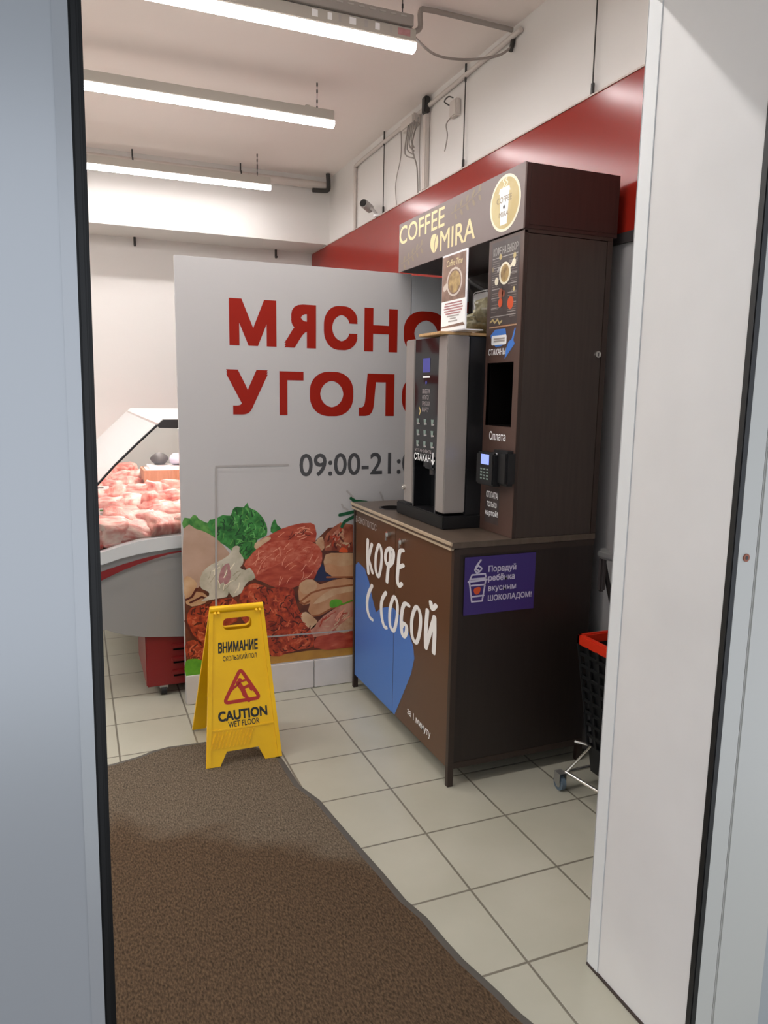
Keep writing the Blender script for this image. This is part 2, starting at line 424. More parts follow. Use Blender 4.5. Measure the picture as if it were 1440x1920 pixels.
def smooth_loop(pts, n=3):
    # Catmull-Rom through the points of a closed outline
    out = []; N = len(pts)
    for i in range(N):
        p0, p1, p2, p3 = pts[i - 1], pts[i], pts[(i + 1) % N], pts[(i + 2) % N]
        for k in range(n):
            t = k / n
            out.append(tuple(0.5 * (2 * p1[j] + (p2[j] - p0[j]) * t + (2 * p0[j] - 5 * p1[j] + 4 * p2[j] - p3[j]) * t * t + (3 * p1[j] - p0[j] - 3 * p2[j] + p3[j]) * t ** 3) for j in (0, 1)))
    return out

def smooth_line(pts, n=5):
    out = []; N = len(pts)
    for i in range(N - 1):
        p0, p1, p2, p3 = pts[max(i - 1, 0)], pts[i], pts[i + 1], pts[min(i + 2, N - 1)]
        for k in range(n):
            t = k / n
            out.append(tuple(0.5 * (2 * p1[j] + (p2[j] - p0[j]) * t + (2 * p0[j] - 5 * p1[j] + 4 * p2[j] - p3[j]) * t * t + (3 * p1[j] - p0[j] - 3 * p2[j] + p3[j]) * t ** 3) for j in range(len(p1))))
    out.append(pts[-1])
    return out

PX = (1, 0, 0); PY = (0, -1, 0); PZ = (0, 0, 1)

# ================================================================== the setting
CEIL = 3.335
def struct(mb, name): return mb.obj(name, kind='structure')
mb = MB(); mb.box(-6.2, 1.3, -5.2, 3.3, -0.1, 0.0, 'floor'); struct(mb, 'floor')
mb = MB(); mb.box(-6.2, 1.3, -2.40, 3.3, CEIL, CEIL + 0.1, 'ceiling'); struct(mb, 'ceiling')
mb = MB(); mb.box(0.96, 1.2, -2.045, 3.3, 0, CEIL, 'wall'); struct(mb, 'wall_right')
mb = MB(); mb.box(-6.2, 0.96, 3.2, 3.35, 0, CEIL, 'wall'); struct(mb, 'wall_back')
mb = MB(); mb.box(-6.3, -6.2, -2.40, 3.3, 0, CEIL, 'wall'); struct(mb, 'wall_left')
# beam in front of the back wall
mb = MB(); mb.box(-6.2, 0.96, 2.75, 3.2, 2.80, CEIL, 'wall'); struct(mb, 'trim_1')
# entrance wall: pier on the right, lintel over the opening
mb = MB()
mb.box(0.154, 1.2, -2.40, -2.045, 0, CEIL, 'jamb')
mb.box(-2.3, 0.154, -2.40, -2.045, 2.475, CEIL, 'jamb')
mb.box(-6.3, -2.3, -2.40, -2.045, 0, CEIL, 'jamb')
struct(mb, 'wall_front')
mb = MB(); mb.box(0.1515, 0.1545, -2.088, -2.042, 0, 2.475, 'trimw', 0.001); mb.box(0.1515, 0.1985, -2.0445, -2.042, 0, 2.475, 'trimw'); struct(mb, 'trim_2')
mb = MB(); mb.box(0.148, 0.154, -2.40, -2.045, 0, 0.006, 'brownpost'); struct(mb, 'baseboard_right')
# unseen overhead canopy, added to darken the top of the door leaf
mb = MB(); mb.box(-4.2, 1.3, -4.35, -2.40, 2.56, 2.68, 'canopy'); struct(mb, 'added_canopy')

# sliding leaf on the left: wide stile, bevel, black seal, pane
dl = bpy.data.objects.new('door_1', None); COL.objects.link(dl); dl.location = (-1.0935, -2.41, 0.0); dl.rotation_euler = (0, 0.0095, 0); dl['kind'] = 'structure'
def dpart(name, f):
    m_ = MB(); f(m_); me_ = m_.obj(name); me_.parent = dl
    for v in me_.data.vertices: pass
    return me_
dpart('stile', lambda m_: m_.box(-0.166, -0.030, -0.015, 0.03, 0.01, 2.47, 'alu', 0.002))
dpart('stile_bevel', lambda m_: m_.add([(-0.032, -0.016, 0.01), (-0.0125, -0.004, 0.01), (-0.0125, 0.03, 0.01), (-0.032, 0.03, 0.01), (-0.032, -0.016, 2.47), (-0.0125, -0.004, 2.47), (-0.0125, 0.03, 2.47), (-0.032, 0.03, 2.47)],
      [(0, 1, 5, 4), (1, 2, 6, 5), (2, 3, 7, 6), (3, 0, 4, 7), (0, 3, 2, 1), (4, 5, 6, 7)], 'alu'))
dpart('rubber_seal', lambda m_: (m_.box(-0.0125, 0.0, 0.002, 0.03, 0.01, 2.47, 'gasket', 0.003), m_.box(-0.006, 0.0045, 0.010, 0.018, 0.01, 2.47, 'gasket', 0.002)))
dpart('pane', lambda m_: m_.box(-1.15, -0.16, 0.004, 0.012, 0.012, 2.47, 'glass'))
# fixed frame on the right of the opening
mb = MB()
mb.box(0.166, 0.2195, -2.412, -2.36, 0.0, 2.475, 'aluwarm', 0.002)
mb.box(0.2215, 0.375, -2.413, -2.36, 0.0, 2.475, 'aluwarm', 0.003)
mb.box(0.375, 0.60, -2.408, -2.36, 0.0, 2.475, 'alu2', 0.003)
mb.box(0.2190, 0.2220, -2.408, -2.38, 0.0, 2.475, 'gasket')
o = struct(mb, 'door_2')
mb = MB(); mb.box(0.152, 0.168, -2.413, -2.396, 0, 2.475, 'gasket', 0.002); mb.obj('rubber_seal', o)
mb = MB(); mb.cyl((0.190, -2.4115, 1.234), (0.190, -2.4145, 1.234), 0.0085, 'rust', 16); mb.cyl((0.190, -2.414, 1.234), (0.190, -2.4150, 1.234), 0.004, 'dark_trim', 10); mb.obj('screw', o)

# ------------------------------------------------------------------ right wall: red fascia and services
mb = MB()
mb.box(0.935, 0.96, -2.04, 3.195, 2.205, 2.79, 'red_panel')
rp = mb.obj('red_fascia_panel', label='long glossy red fascia panel along the upper right wall', cat='panel')
mb = MB(); mb.box(0.930, 0.9598, -2.04, 3.195, 2.79, 2.797, 'panel_edge'); mb.obj('top_edge', rp)
mb = MB(); mb.box(0.932, 0.9598, -2.04, 3.195, 2.165, 2.205, 'dark_trim'); mb.obj('bottom_rail', rp)
mb = MB(); mb.box(0.945, 0.96, -2.04, 3.195, 0.0, 2.165, 'grey_wall'); struct(mb, 'trim_4')

def wire_hanger(y, ztop, zbot, label):
    m_ = MB(); m_.tube([(0.945, y, ztop), (0.944, y, zbot)], 0.0032, 'darkmetal', 6)
    t = m_.obj('suspension_wire', label=label, cat='wire', group='wires holding the red fascia')
    m_ = MB(); m_.tube([(0.945, y, ztop), (0.945, y, ztop - 0.09)], 0.006, 'darkmetal', 8); m_.obj('turnbuckle', t)
    m_ = MB(); m_.box(0.939, 0.951, y - 0.007, y + 0.007, zbot, zbot + 0.05, 'darkmetal', 0.002); m_.obj('clamp', t)
wire_hanger(-0.78, 3.335, 2.797, 'thin suspension wire nearest the entrance, dropping to the red fascia')
wire_hanger(0.348, 3.335, 2.797, 'thin suspension wire above the coffee sign, beside the small wall socket box')
wire_hanger(1.514, 3.335, 2.797, 'thin suspension wire just above the small security camera')

# painted conduit under the ceiling corner and down the wall
mb = MB()
mb.tube(smooth_line([(0.945, -0.20, 3.285), (0.945, 0.6, 3.275), (0.945, 1.4, 3.268), (0.945, 2.02, 3.262), (0.945, 2.085, 3.235), (0.945, 2.09, 3.15), (0.945, 2.09, 2.80)], 3), 0.013, 'pipe', 8)
mb.obj('wall_conduit', label='painted conduit running under the ceiling corner and turning down to the red fascia', cat='conduit')
mb = MB(); mb.box(0.93, 0.96, 0.815, 0.862, 2.797, 3.29, 'pipe', 0.006)
vp_ = mb.obj('vertical_cable_duct', label='vertical grey cable duct with a dark top on the right wall', cat='cable duct')
mb = MB(); mb.box(0.915, 0.95, 0.80, 0.85, 3.23, 3.325, 'darkmetal', 0.006); mb.obj('dark_cap', vp_)
def cable(pts, r, label, m='cable', group='loose cables on the right wall'):
    m_ = MB(); m_.tube(smooth_line(pts, 5), r, m, 6); return m_.obj('loose_cable', label=label, cat='cable', group=group)
cable([(0.95, 1.24, 3.27), (0.945, 1.22, 3.1), (0.945, 1.30, 2.95), (0.95, 1.29, 2.80)], 0.003, 'thin loose cable hanging just right of the security camera')
cable([(0.93, 0.92, 3.24), (0.925, 1.0, 3.1), (0.925, 0.92, 2.95), (0.94, 0.93, 2.80)], 0.0045, 'thicker loose cable hanging left of the vertical duct')
cable([(0.93, 0.89, 3.24), (0.93, 0.90, 3.05), (0.93, 0.88, 2.80)], 0.003, 'straight thin cable hanging against the vertical duct')
# cable bundle box near the duct
bb = thing('junction_box', 'pale junction box with tangled cables beside the top of the vertical duct', 'junction box', (0.95, 1.02, 3.20))
mb = MB(); mb.box(0.90, 0.96, 0.94, 1.14, 3.205, 3.275, 'pipe', 0.012); mb.obj('box', bb)
mb = MB()
for k in range(4):
    y = 0.93 + 0.03 * k
    mb.tube(smooth_line([(0.905, y, 3.22), (0.89, y - 0.02, 3.17), (0.90, y + 0.03, 3.12 - 0.02 * k), (0.93, y + 0.05 - 0.03 * k, 3.08 - 0.02 * k)], 4), 0.0045, 'cable', 6)
mb.obj('cable_tangle', bb)
sb = thing('socket_box', 'small white socket box with stray wire ends on the right wall', 'socket', (0.95, 0.48, 3.12))
mb = MB(); mb.box(0.925, 0.96, 0.42, 0.50, 3.10, 3.19, 'pipe', 0.006); mb.obj('box', sb)
mb = MB(); mb.tube(smooth_line([(0.93, 0.50, 3.17), (0.90, 0.51, 3.19), (0.90, 0.46, 3.20), (0.92, 0.44, 3.19)], 4), 0.004, 'darkmetal', 6)
mb.tube(smooth_line([(0.925, 0.47, 3.10), (0.90, 0.48, 3.06), (0.92, 0.50, 3.01), (0.94, 0.57, 2.95)], 4), 0.0035, 'cable', 6); mb.obj('wire_ends', sb)

# security camera on the red fascia
sc_ = thing('security_camera', 'small bullet security camera perched on top of the red fascia', 'camera', (0.935, 1.62, 2.797))
mb = MB(); mb.cyl((0.935, 1.60, 2.797), (0.932, 1.60, 2.812), 0.028, 'white', 18); mb.obj('mounting_base', sc_)
mb = MB(); mb.tube([(0.932, 1.60, 2.81), (0.915, 1.63, 2.845), (0.90, 1.66, 2.865)], 0.011, 'lightgrey', 10); mb.obj('arm', sc_)
mb = MB(); mb.cyl((0.915, 1.69, 2.865), (0.845, 1.64, 2.885), 0.030, 'lightgrey', 20); mb.obj('body', sc_, smooth_all=False)
mb = MB(); mb.cyl((0.847, 1.6415, 2.8845), (0.838, 1.635, 2.887), 0.025, 'black', 18); mb.obj('lens', sc_)

# pipe along the head of the beam with clamps
pb = thing('ceiling_pipe', 'painted pipe running across the room just under the ceiling before the beam', 'pipe', (-0.5, 2.66, 3.24))
mb = MB(); mb.tube([(-3.6, 2.66, 3.245), (0.90, 2.66, 3.245)], 0.030, 'pipe', 12); mb.obj('tube', pb)
for x in (-2.4, -1.6, -0.62, 0.19):
    mb = MB(); mb.tube([(x, 2.66, 3.335), (x, 2.66, 3.28)], 0.006, 'darkmetal', 6)
    mb.tube([(x, 2.66 + 0.035 * math.cos(t * math.pi / 6), 3.245 + 0.035 * math.sin(t * math.pi / 6)) for t in range(13)], 0.006, 'darkmetal', 6); mb.obj('pipe_clamp', pb)
mb = MB(); mb.tube(smooth_line([(0.90, 2.62, 3.33), (0.905, 2.62, 3.25), (0.90, 2.62, 3.205), (0.86, 2.62, 3.195), (0.77, 2.62, 3.19)], 3), 0.018, 'darkmetal', 10)
mb.obj('pipe_bracket', label='dark bent bracket in the far right ceiling corner', cat='bracket')
for x, lb in ((-0.585, 'small metal hook left of the banner top under the beam'), (0.60, 'small metal hook above the banner near the red fascia')):
    mb = MB(); mb.tube([(x, 3.17, 2.80), (x, 3.17, 2.735)], 0.010, 'darkmetal', 8); mb.tube([(x, 3.17, 2.735), (x, 3.14, 2.735)], 0.010, 'darkmetal', 8)
    mb.obj('wall_hook', label=lb, cat='hook', group='hooks under the beam')

# ------------------------------------------------------------------ linear lamps
def lamp(x0, x1, y, zb, label, tray=False, chain=None):
    t = thing('linear_lamp', label, 'lamp', (x1, y, zb), 'suspended linear lamps')
    m_ = MB(); h0 = zb + 0.032
    m_.box(x0, x1, y - 0.036, y + 0.036, h0, h0 + 0.055, 'lampbody', 0.004); m_.obj('housing', t)
    m_ = MB(); n = 10; prof = []
    for k in range(n + 1):
        a = math.pi * k / n
        prof.append((-0.034 * math.cos(a), -0.032 * (math.sin(a) ** 0.6)))
    vs = [(x0 + 0.005, y + a, h0 + b) for a, b in prof] + [(x1 + 0.004, y + a, h0 + b) for a, b in prof]
    fs = [(k, k + 1, n + 2 + k, n + 1 + k) for k in range(n)] + [tuple(range(n + 1))[::-1], tuple(range(n + 1, 2 * n + 2))]
    m_.add(vs, fs, 'lampwhite', False); m_.obj('diffuser', t)
    for cx in (x1 - 0.095 if chain is None else chain, x0 + 0.12):
        m_ = MB()
        z = h0 + 0.055
        while z < CEIL - 0.002:
            m_.tube([(cx, y, z), (cx, y, min(z + 0.018, CEIL))], 0.0045 if int(z * 50) % 2 else 0.0022, 'darkmetal', 6); z += 0.018
        m_.obj('hanging_chain', t)
    m_ = MB(); m_.box(x1 - 0.17, x1 - 0.14, y - 0.02, y + 0.02, h0 + 0.055, h0 + 0.068, 'lampbody', 0.003); m_.obj('mounting_clip', t)
    if tray:
        m_ = MB(); zt = h0 + 0.055
        m_.box(x0, x1 - 0.02, y - 0.05, y + 0.05, zt + 0.002, zt + 0.05, 'tray', 0.002)
        for k in range(28):
            xx = x1 - 0.07 - k * 0.05
            m_.box(xx - 0.014, xx + 0.014, y - 0.0515, y - 0.0498, zt + 0.033, zt + 0.040, 'lightgrey')
        m_.obj('perforated_tray', t)
        for k, (xx, w) in enumerate(((-0.02, .02), (0.03, .012), (0.08, .03), (0.15, .016), (0.20, .022), (0.27, .012), (-0.09, .026), (0.31, .06))):
            m_ = MB(); m_.box(xx, xx + w, y - 0.0366, y - 0.0359, h0 + 0.018, h0 + 0.046, 'p_pink' if k == 7 else ('lightgrey' if k % 2 else 'white')); m_.obj('sticker', t)
    return t
lamp(-1.15, 0.350, 2.36, 3.08, 'glowing linear lamp farthest back, nearest the beam')
lamp(-1.15, 0.375, 0.92, 3.10, 'glowing linear lamp hung in the middle of the three', )
lamp(-1.15, 0.400, -0.164, 3.10, 'glowing linear lamp nearest the entrance with stickers along its housing', True, 0.345)
lamp(-2.95, -1.42, -1.47, 3.10, 'added unseen linear lamp of the left column, nearest the entrance wall')  # left columns of lamps are unseen, added to brighten floor and banner
lamp(-4.75, -3.22, -1.47, 3.10, 'added unseen linear lamp of the far left column, nearest the entrance wall')
lamp(-4.75, -3.22, 2.43, 3.10, 'added unseen linear lamp of the far left column, farthest back')  # far left column is unseen too, added for more overall light
lamp(-4.75, -3.22, 0.92, 3.10, 'added unseen linear lamp of the far left column, middle row')
lamp(-4.75, -3.22, -0.164, 3.10, 'added unseen linear lamp of the far left column, front row')
lamp(-2.95, -1.42, 2.43, 3.10, 'added unseen linear lamp of the left column, farthest back, behind the door leaf')  # hidden left column, added to lift the light on the back wall
lamp(-2.95, -1.42, 0.92, 3.10, 'added unseen linear lamp of the left column, middle row, behind the door leaf')
lamp(-2.95, -1.42, -0.164, 3.10, 'added unseen linear lamp of the left column, front row, behind the door leaf')
lamp(-1.15, 0.400, -1.47, 3.10, 'glowing linear lamp above the doorway, out of the frame')
mb = MB(); mb.tube(smooth_line([(0.40, -0.155, 3.19), (0.44, -0.15, 3.22), (0.45, -0.13, 3.30), (0.50, -0.12, 3.318), (0.70, -0.12, 3.318), (0.945, -0.12, 3.315)], 4), 0.012, 'cable', 10)
mb.obj('corrugated_conduit', label='bent grey conduit from the nearest lamp to the right wall', cat='conduit')
mb = MB(); mb.tube(smooth_line([(0.41, -0.16, 3.17), (0.52, -0.15, 3.12), (0.68, -0.14, 3.13), (0.86, -0.13, 3.18), (0.945, -0.12, 3.24)], 5), 0.006, 'cable', 8)
mb.tube([(0.94, -0.12, 3.22), (0.955, -0.12, 3.28)], 0.012, 'darkmetal', 8)
mb.obj('sagging_cable', label='sagging cable from the nearest lamp to the right wall', cat='cable')

# ------------------------------------------------------------------ entrance mat
mat_edge = [(p[0], p[1]) for p in [(-1.023,-0.398),(-0.9156,-0.3685),(-0.8578,-0.3386),(-0.7883,-0.3221),(-0.7199,-0.3261),(-0.6199,-0.3306),(-0.4844,-0.3978),(-0.3644,-0.5234),(-0.3434,-0.6086),(-0.3391,-0.7226),(-0.3345,-0.843),(-0.312,-0.9163),(-0.2919,-0.978),(-0.2765,-1.113),(-0.2619,-1.231),(-0.2496,-1.334),(-0.2301,-1.481),(-0.2144,-1.627),(-0.1885,-1.719),(-0.1778,-1.825),(-0.1651,-1.912),(-0.1443,-1.994),(-0.1304,-2.054),(-0.12,-2.115),(-0.1046,-2.165)]]
outer = [(-2.2, -0.42), (-1.5, -0.41)] + mat_edge + [(-0.05, -2.45), (0.02, -3.0), (0.04, -4.6), (-2.2, -4.6)]
def inset(pts, d):
    res = []; N = len(pts)
    for i in range(N):
        a = Vector(pts[i - 1]); b = Vector(pts[i]); c = Vector(pts[(i + 1) % N])
        t = ((b - a).normalized() + (c - b).normalized()).normalized()
        res.append((b.x + t.y * d, b.y - t.x * d))
    return res
if sum(outer[i][0] * outer[(i + 1) % len(outer)][1] - outer[(i + 1) % len(outer)][0] * outer[i][1] for i in range(len(outer))) > 0: outer = outer[::-1]
PF = plane((0, 0, 0), (1, 0, 0), (0, 1, 0))
inner = inset(outer, 0.026)
dm = thing('entrance_mat', 'large brown pile entrance mat with a dark rubber edge on the tiled floor', 'mat', (-0.9, -1.8, 0))
mb = MB(); mb.poly(PF, inner, 'carpet', 0.010, 0.0); mb.obj('pile', dm)
mb = MB()
N_ = len(outer)
vs = [(x, y, 0.0) for x, y in outer] + [(x, y, 0.004) for x, y in outer] + [(x, y, 0.0085) for x, y in inner]
fs = []
for i in range(N_):
    j = (i + 1) % N_
    fs += [(j, i, N_ + i, N_ + j), (N_ + j, N_ + i, 2 * N_ + i, 2 * N_ + j)]
M['matedge'] = mat('dark_rubber_edge', (84, 80, 74), 0.6)
mb.add(vs, fs, 'matedge'); mb.obj('rubber_edge', dm)

# ------------------------------------------------------------------ banner partition with the meat picture
BY = 0.12
B = plane((0, BY, 0), PX, PZ)
bn = thing('meat_corner_banner', 'tall light grey banner board with red Cyrillic lettering and a raw meat picture', 'banner', (0.1, BY + 0.012, 0))
mb = MB(); mb.box(-0.65, 0.545, BY, BY + 0.024, 0.005, 2.176, 'banner', 0.0015); mb.obj('board', bn, label='main light grey board with the picture')
mb = MB(); mb.box(0.549, 0.93, BY, BY + 0.024, 0.005, 2.170, 'banner2', 0.0015); mb.obj('board', bn, label='narrow bluish grey board against the red fascia wall')
for x0, x1 in ((-0.648, 0.014), (0.019, 0.545)):
    mb = MB(); mb.box(x0, x1, BY - 0.012, BY - 0.001, 0.002, 0.152, 'baseboard', 0.002); mb.obj('base_board', bn)
mb = MB()
def PR(pts, m, k, sm=2):
    mb.poly(B, smooth_loop(pts, sm) if sm else pts, m, 0.0004 + 0.00012 * k)
PR([(-0.6432,0.6945),(-0.5036,0.6981),(-0.3771,0.7321),(-0.1744,0.8206),(0.0278,0.801),(0.0968,0.8643),(0.2337,0.8721),(0.2401,0.2026),(0.1313,0.1916),(-0.026,0.2028),(-0.2087,0.1981),(-0.6469,0.1529)], 'p_dark', 0, 0)
PR([(-0.6452,0.219),(-0.2087,0.2019),(-0.026,0.2067),(0.2401,0.2042),(0.2405,0.1545),(-0.2091,0.1589),(-0.647,0.1514)], 'p_gold', 1, 0)
PR([(-0.64,0.8973),(-0.6386,0.9492),(-0.6266,0.9535),(-0.6066,0.9497),(-0.5942,0.9644),(-0.5782,0.9622),(-0.5678,0.9457),(-0.5498,0.9344),(-0.525,0.9226),(-0.5123,0.9395),(-0.4838,0.931),(-0.4722,0.8881),(-0.4596,0.8236),(-0.5349,0.8423)], 'p_leaf2', 2)
PR([(-0.5232,0.9085),(-0.511,0.9359),(-0.478,0.9448),(-0.4502,0.9589),(-0.4122,0.9543),(-0.3998,0.9848),(-0.3801,0.9967),(-0.3465,0.9924),(-0.3272,1.016),(-0.3197,0.9905),(-0.2872,0.9748),(-0.2589,0.947),(-0.2405,0.9173),(-0.2279,0.8805),(-0.2311,0.8459),(-0.2544,0.8327),(-0.2819,0.8199),(-0.2824,0.7691),(-0.3188,0.7338),(-0.3559,0.7306),(-0.4116,0.7776),(-0.446,0.8085),(-0.4802,0.8319)], 'p_leaf', 3)
PR([(-0.2106,0.8592),(-0.2044,0.9024),(-0.1868,0.9247),(-0.1768,0.8952),(-0.1535,0.8721),(-0.1815,0.8539)], 'p_leaf', 3)
PR([(-0.6399,0.9008),(-0.5811,0.8955),(-0.526,0.8714),(-0.472,0.83),(-0.4244,0.7699),(-0.4192,0.7458),(-0.4827,0.7037),(-0.5254,0.6425),(-0.5743,0.6035),(-0.6463,0.5741)], 'p_fillet', 4)
PR([(-0.6443,0.6521),(-0.6139,0.6567),(-0.5808,0.6184),(-0.5953,0.5838),(-0.5544,0.573),(-0.5277,0.5345),(-0.5765,0.5102),(-0.6375,0.5232)], 'p_tan', 5)
PR([(-0.2908,0.7878),(-0.2616,0.8259),(-0.218,0.8436),(-0.152,0.8742),(-0.0704,0.894),(-0.0253,0.8961),(0.0216,0.8847),(0.0263,0.7936),(-0.0706,0.8033),(-0.1745,0.7987),(-0.2622,0.775)], 'p_red', 6)
PR([(-0.2921,0.806),(-0.2253,0.8383),(-0.2095,0.8242),(-0.2475,0.7996),(-0.2874,0.7752)], 'p_fat', 7)
PR([(0.0779,0.7453),(0.0738,0.8057),(0.0892,0.8348),(0.1239,0.8666),(0.1627,0.8894),(0.2337,0.8736),(0.2351,0.7257),(0.1598,0.7361)], 'p_wing', 8, 0)
PR([(0.1202,0.8255),(0.1512,0.8539),(0.1865,0.8444),(0.1672,0.8001),(0.132,0.7947)], 'p_chop', 9)
PR([(0.0263,0.7936),(0.0645,0.8198),(0.0755,0.7605),(0.0524,0.747)], 'p_fat', 9)
PR([(-0.3492,0.6974),(-0.3201,0.7389),(-0.2824,0.7764),(-0.2038,0.8078),(-0.0856,0.8116),(0.0049,0.7964),(0.0524,0.7582),(0.0633,0.6972),(0.0296,0.605),(-0.0256,0.5853),(-0.0864,0.5602),(-0.1762,0.5634),(-0.2567,0.6044),(-0.2999,0.63)], 'p_red2', 10)
PR([(-0.2927,0.6309),(-0.1753,0.6883),(-0.0709,0.6955),(0.0126,0.6442),(0.0296,0.605),(-0.0256,0.5853),(-0.0864,0.5602),(-0.1762,0.5634),(-0.2567,0.6044)], 'p_red', 11)
PR([(0.0203,0.5982),(0.0665,0.678),(0.0822,0.6237),(0.145,0.5881),(0.0512,0.5805)], 'p_navy', 11)
PR([(0.0703,0.6853),(0.0818,0.7224),(0.1129,0.7293),(0.2359,0.721),(0.2372,0.5868),(0.1292,0.5932),(0.0821,0.6313)], 'p_tan', 12, 0)
PR([(0.0742,0.6699),(0.0975,0.6758),(0.1603,0.6521),(0.2365,0.658),(0.2372,0.5868),(0.1292,0.5932),(0.086,0.6272)], 'p_tan2', 13, 0)
PR([(-0.0676,0.5374),(-0.0561,0.5818),(-0.0256,0.5981),(0.0126,0.5943),(0.0513,0.5637),(0.1214,0.5808),(0.1845,0.588),(0.2373,0.5759),(0.2378,0.5262),(0.0825,0.5242),(-0.0104,0.4637),(-0.0411,0.459),(-0.0639,0.4916)], 'p_tan2', 13, 0)
PR([(-0.0637,0.5598),(-0.0485,0.5849),(-0.0142,0.5965),(0.0203,0.5868),(0.0358,0.5512),(0.005,0.5234),(-0.041,0.5199)], 'p_tan', 14)
PR([(-0.0143,0.4258),(-0.0027,0.4707),(0.0669,0.5241),(0.1452,0.5527),(0.2375,0.5589),(0.2386,0.4464),(0.1222,0.4263),(0.0516,0.3946),(0.0128,0.3908)], 'p_tan2', 15, 0)
PR([(0.0127,0.4615),(0.0747,0.5134),(0.1531,0.5412),(0.2328,0.546),(0.2331,0.511),(0.1455,0.5032),(0.0749,0.4711)], 'p_tan', 16)
PR([(-0.0027,0.3244),(0.0751,0.3922),(0.1459,0.4318),(0.2385,0.4542),(0.2402,0.2742),(0.1229,0.2755),(0.0128,0.28)], 'p_chop', 17, 0)
PR([(-0.0526,0.4066),(-0.0258,0.4231),(0.0205,0.3838),(0.0361,0.359),(0.005,0.3236),(-0.0412,0.3671)], 'p_tan', 17)
PR([(0.0144,0.2526),(0.0362,0.2797),(0.1308,0.2879),(0.2384,0.2967),(0.2393,0.1971),(0.0915,0.1988),(0.0207,0.219)], 'p_red', 18, 0)
PR([(0.1386,0.3091),(0.1943,0.3503),(0.2377,0.3695),(0.2383,0.3062),(0.1868,0.2802)], 'p_fat', 19)
PR([(-0.6359,0.4511),(-0.6249,0.486),(-0.6026,0.5055),(-0.542,0.5127),(-0.486,0.5307),(-0.4086,0.5308),(-0.3795,0.484),(-0.3877,0.4108),(-0.5103,0.3634),(-0.5429,0.3096),(-0.5808,0.3214),(-0.6276,0.3763)], 'p_mince', 14)
PR([(-0.6425,0.3285),(-0.5806,0.3287),(-0.54,0.2798),(-0.5484,0.2141),(-0.563,0.1863),(-0.6312,0.232),(-0.6472,0.2779)], 'p_mince', 14)
PR([(-0.3773,0.4838),(-0.3654,0.5636),(-0.3328,0.5902),(-0.2916,0.6014),(-0.2205,0.5658),(-0.1747,0.5693),(-0.094,0.5533),(-0.0851,0.5072),(-0.0716,0.4543),(-0.0473,0.4061),(0.0143,0.3288),(0.0129,0.2278),(-0.0492,0.2211),(-0.1333,0.2065),(-0.2087,0.2004),(-0.2962,0.3262),(-0.3675,0.4236)], 'p_mince', 15)
PR([(-0.0488,0.4216),(0.005,0.37),(0.0128,0.2917),(-0.026,0.2339),(-0.0875,0.2412),(-0.1477,0.3402)], 'p_mince', 16)
PR([(-0.5703,0.6282),(-0.5534,0.6805),(-0.5115,0.713),(-0.4683,0.7299),(-0.4246,0.7555),(-0.4044,0.7901),(-0.3888,0.7998),(-0.3691,0.7935),(-0.3717,0.7663),(-0.3515,0.7361),(-0.3563,0.7016),(-0.3693,0.6866),(-0.3425,0.6714),(-0.3194,0.6828),(-0.2913,0.6294),(-0.329,0.6104),(-0.3508,0.5829),(-0.3655,0.5548),(-0.4085,0.5367),(-0.4278,0.5676),(-0.4367,0.5422),(-0.4859,0.5365),(-0.5657,0.5308),(-0.5258,0.556),(-0.5323,0.5783),(-0.5608,0.5937)], 'p_garlic', 18)
PR([(-0.4771,0.6349),(-0.468,0.6739),(-0.4535,0.7001),(-0.4253,0.7139),(-0.4203,0.676),(-0.4407,0.6356),(-0.4706,0.6091)], 'p_pink', 19)
PR([(-0.4529,0.6185),(-0.4332,0.6639),(-0.4175,0.6772),(-0.4167,0.6409),(-0.4356,0.6062)], 'p_pink', 20)
PR([(0.1047,0.4435),(0.1141,0.4736),(0.1631,0.4722),(0.176,0.4461),(0.1237,0.4293)], 'p_lime', 20)
PR([(0.1696,0.4467),(0.2352,0.4655),(0.2352,0.4577),(0.1729,0.4386)], 'p_lime', 20, 0)
PR([(-0.6478,0.2267),(-0.6173,0.2376),(-0.576,0.2287),(-0.5557,0.2002),(-0.5569,0.1468),(-0.647,0.1514)], 'p_lime', 20)
PR([(0.1559,0.7325),(0.1715,0.7558),(0.1992,0.7449),(0.2033,0.7255)], 'orange', 20)
def inside(p, poly):
    c_ = False; j = len(poly) - 1
    for i in range(len(poly)):
        if (poly[i][1] > p[1]) != (poly[j][1] > p[1]) and p[0] < (poly[j][0] - poly[i][0]) * (p[1] - poly[i][1]) / (poly[j][1] - poly[i][1]) + poly[i][0]: c_ = not c_
        j = i
    return c_
def strokes(poly, n, cols, ln, w, k, ang=None, curl=1.0):
    a0, a1, b0, b1 = bx(poly); done = 0; z = 0.0004 + 0.00012 * k
    for _ in range(n * 6):
        if done >= n: break
        p = (random.uniform(a0, a1), random.uniform(b0, b1)); t0 = random.uniform(0, 6.28) if ang is None else ang + random.gauss(0, .25)
        pts = [p]
        for s_ in range(3):
            t0 += random.gauss(0, .5) * curl; p = (p[0] + math.cos(t0) * ln / 3, p[1] + math.sin(t0) * ln / 3); pts.append(p)
        if all(inside(q_, poly) for q_ in pts):
            mb.brush(B, pts, w * random.uniform(.6, 1.3), w * random.uniform(.6, 1.3), random.choice(cols), z + random.random() * 8e-5); done += 1
M['p_m1'] = mat('print_mince_light', (206, 104, 68), 0.5); M['p_m2'] = mat('print_mince_mid', (170, 58, 32), 0.5); M['p_m3'] = mat('print_mince_deep', (84, 26, 14), 0.5)
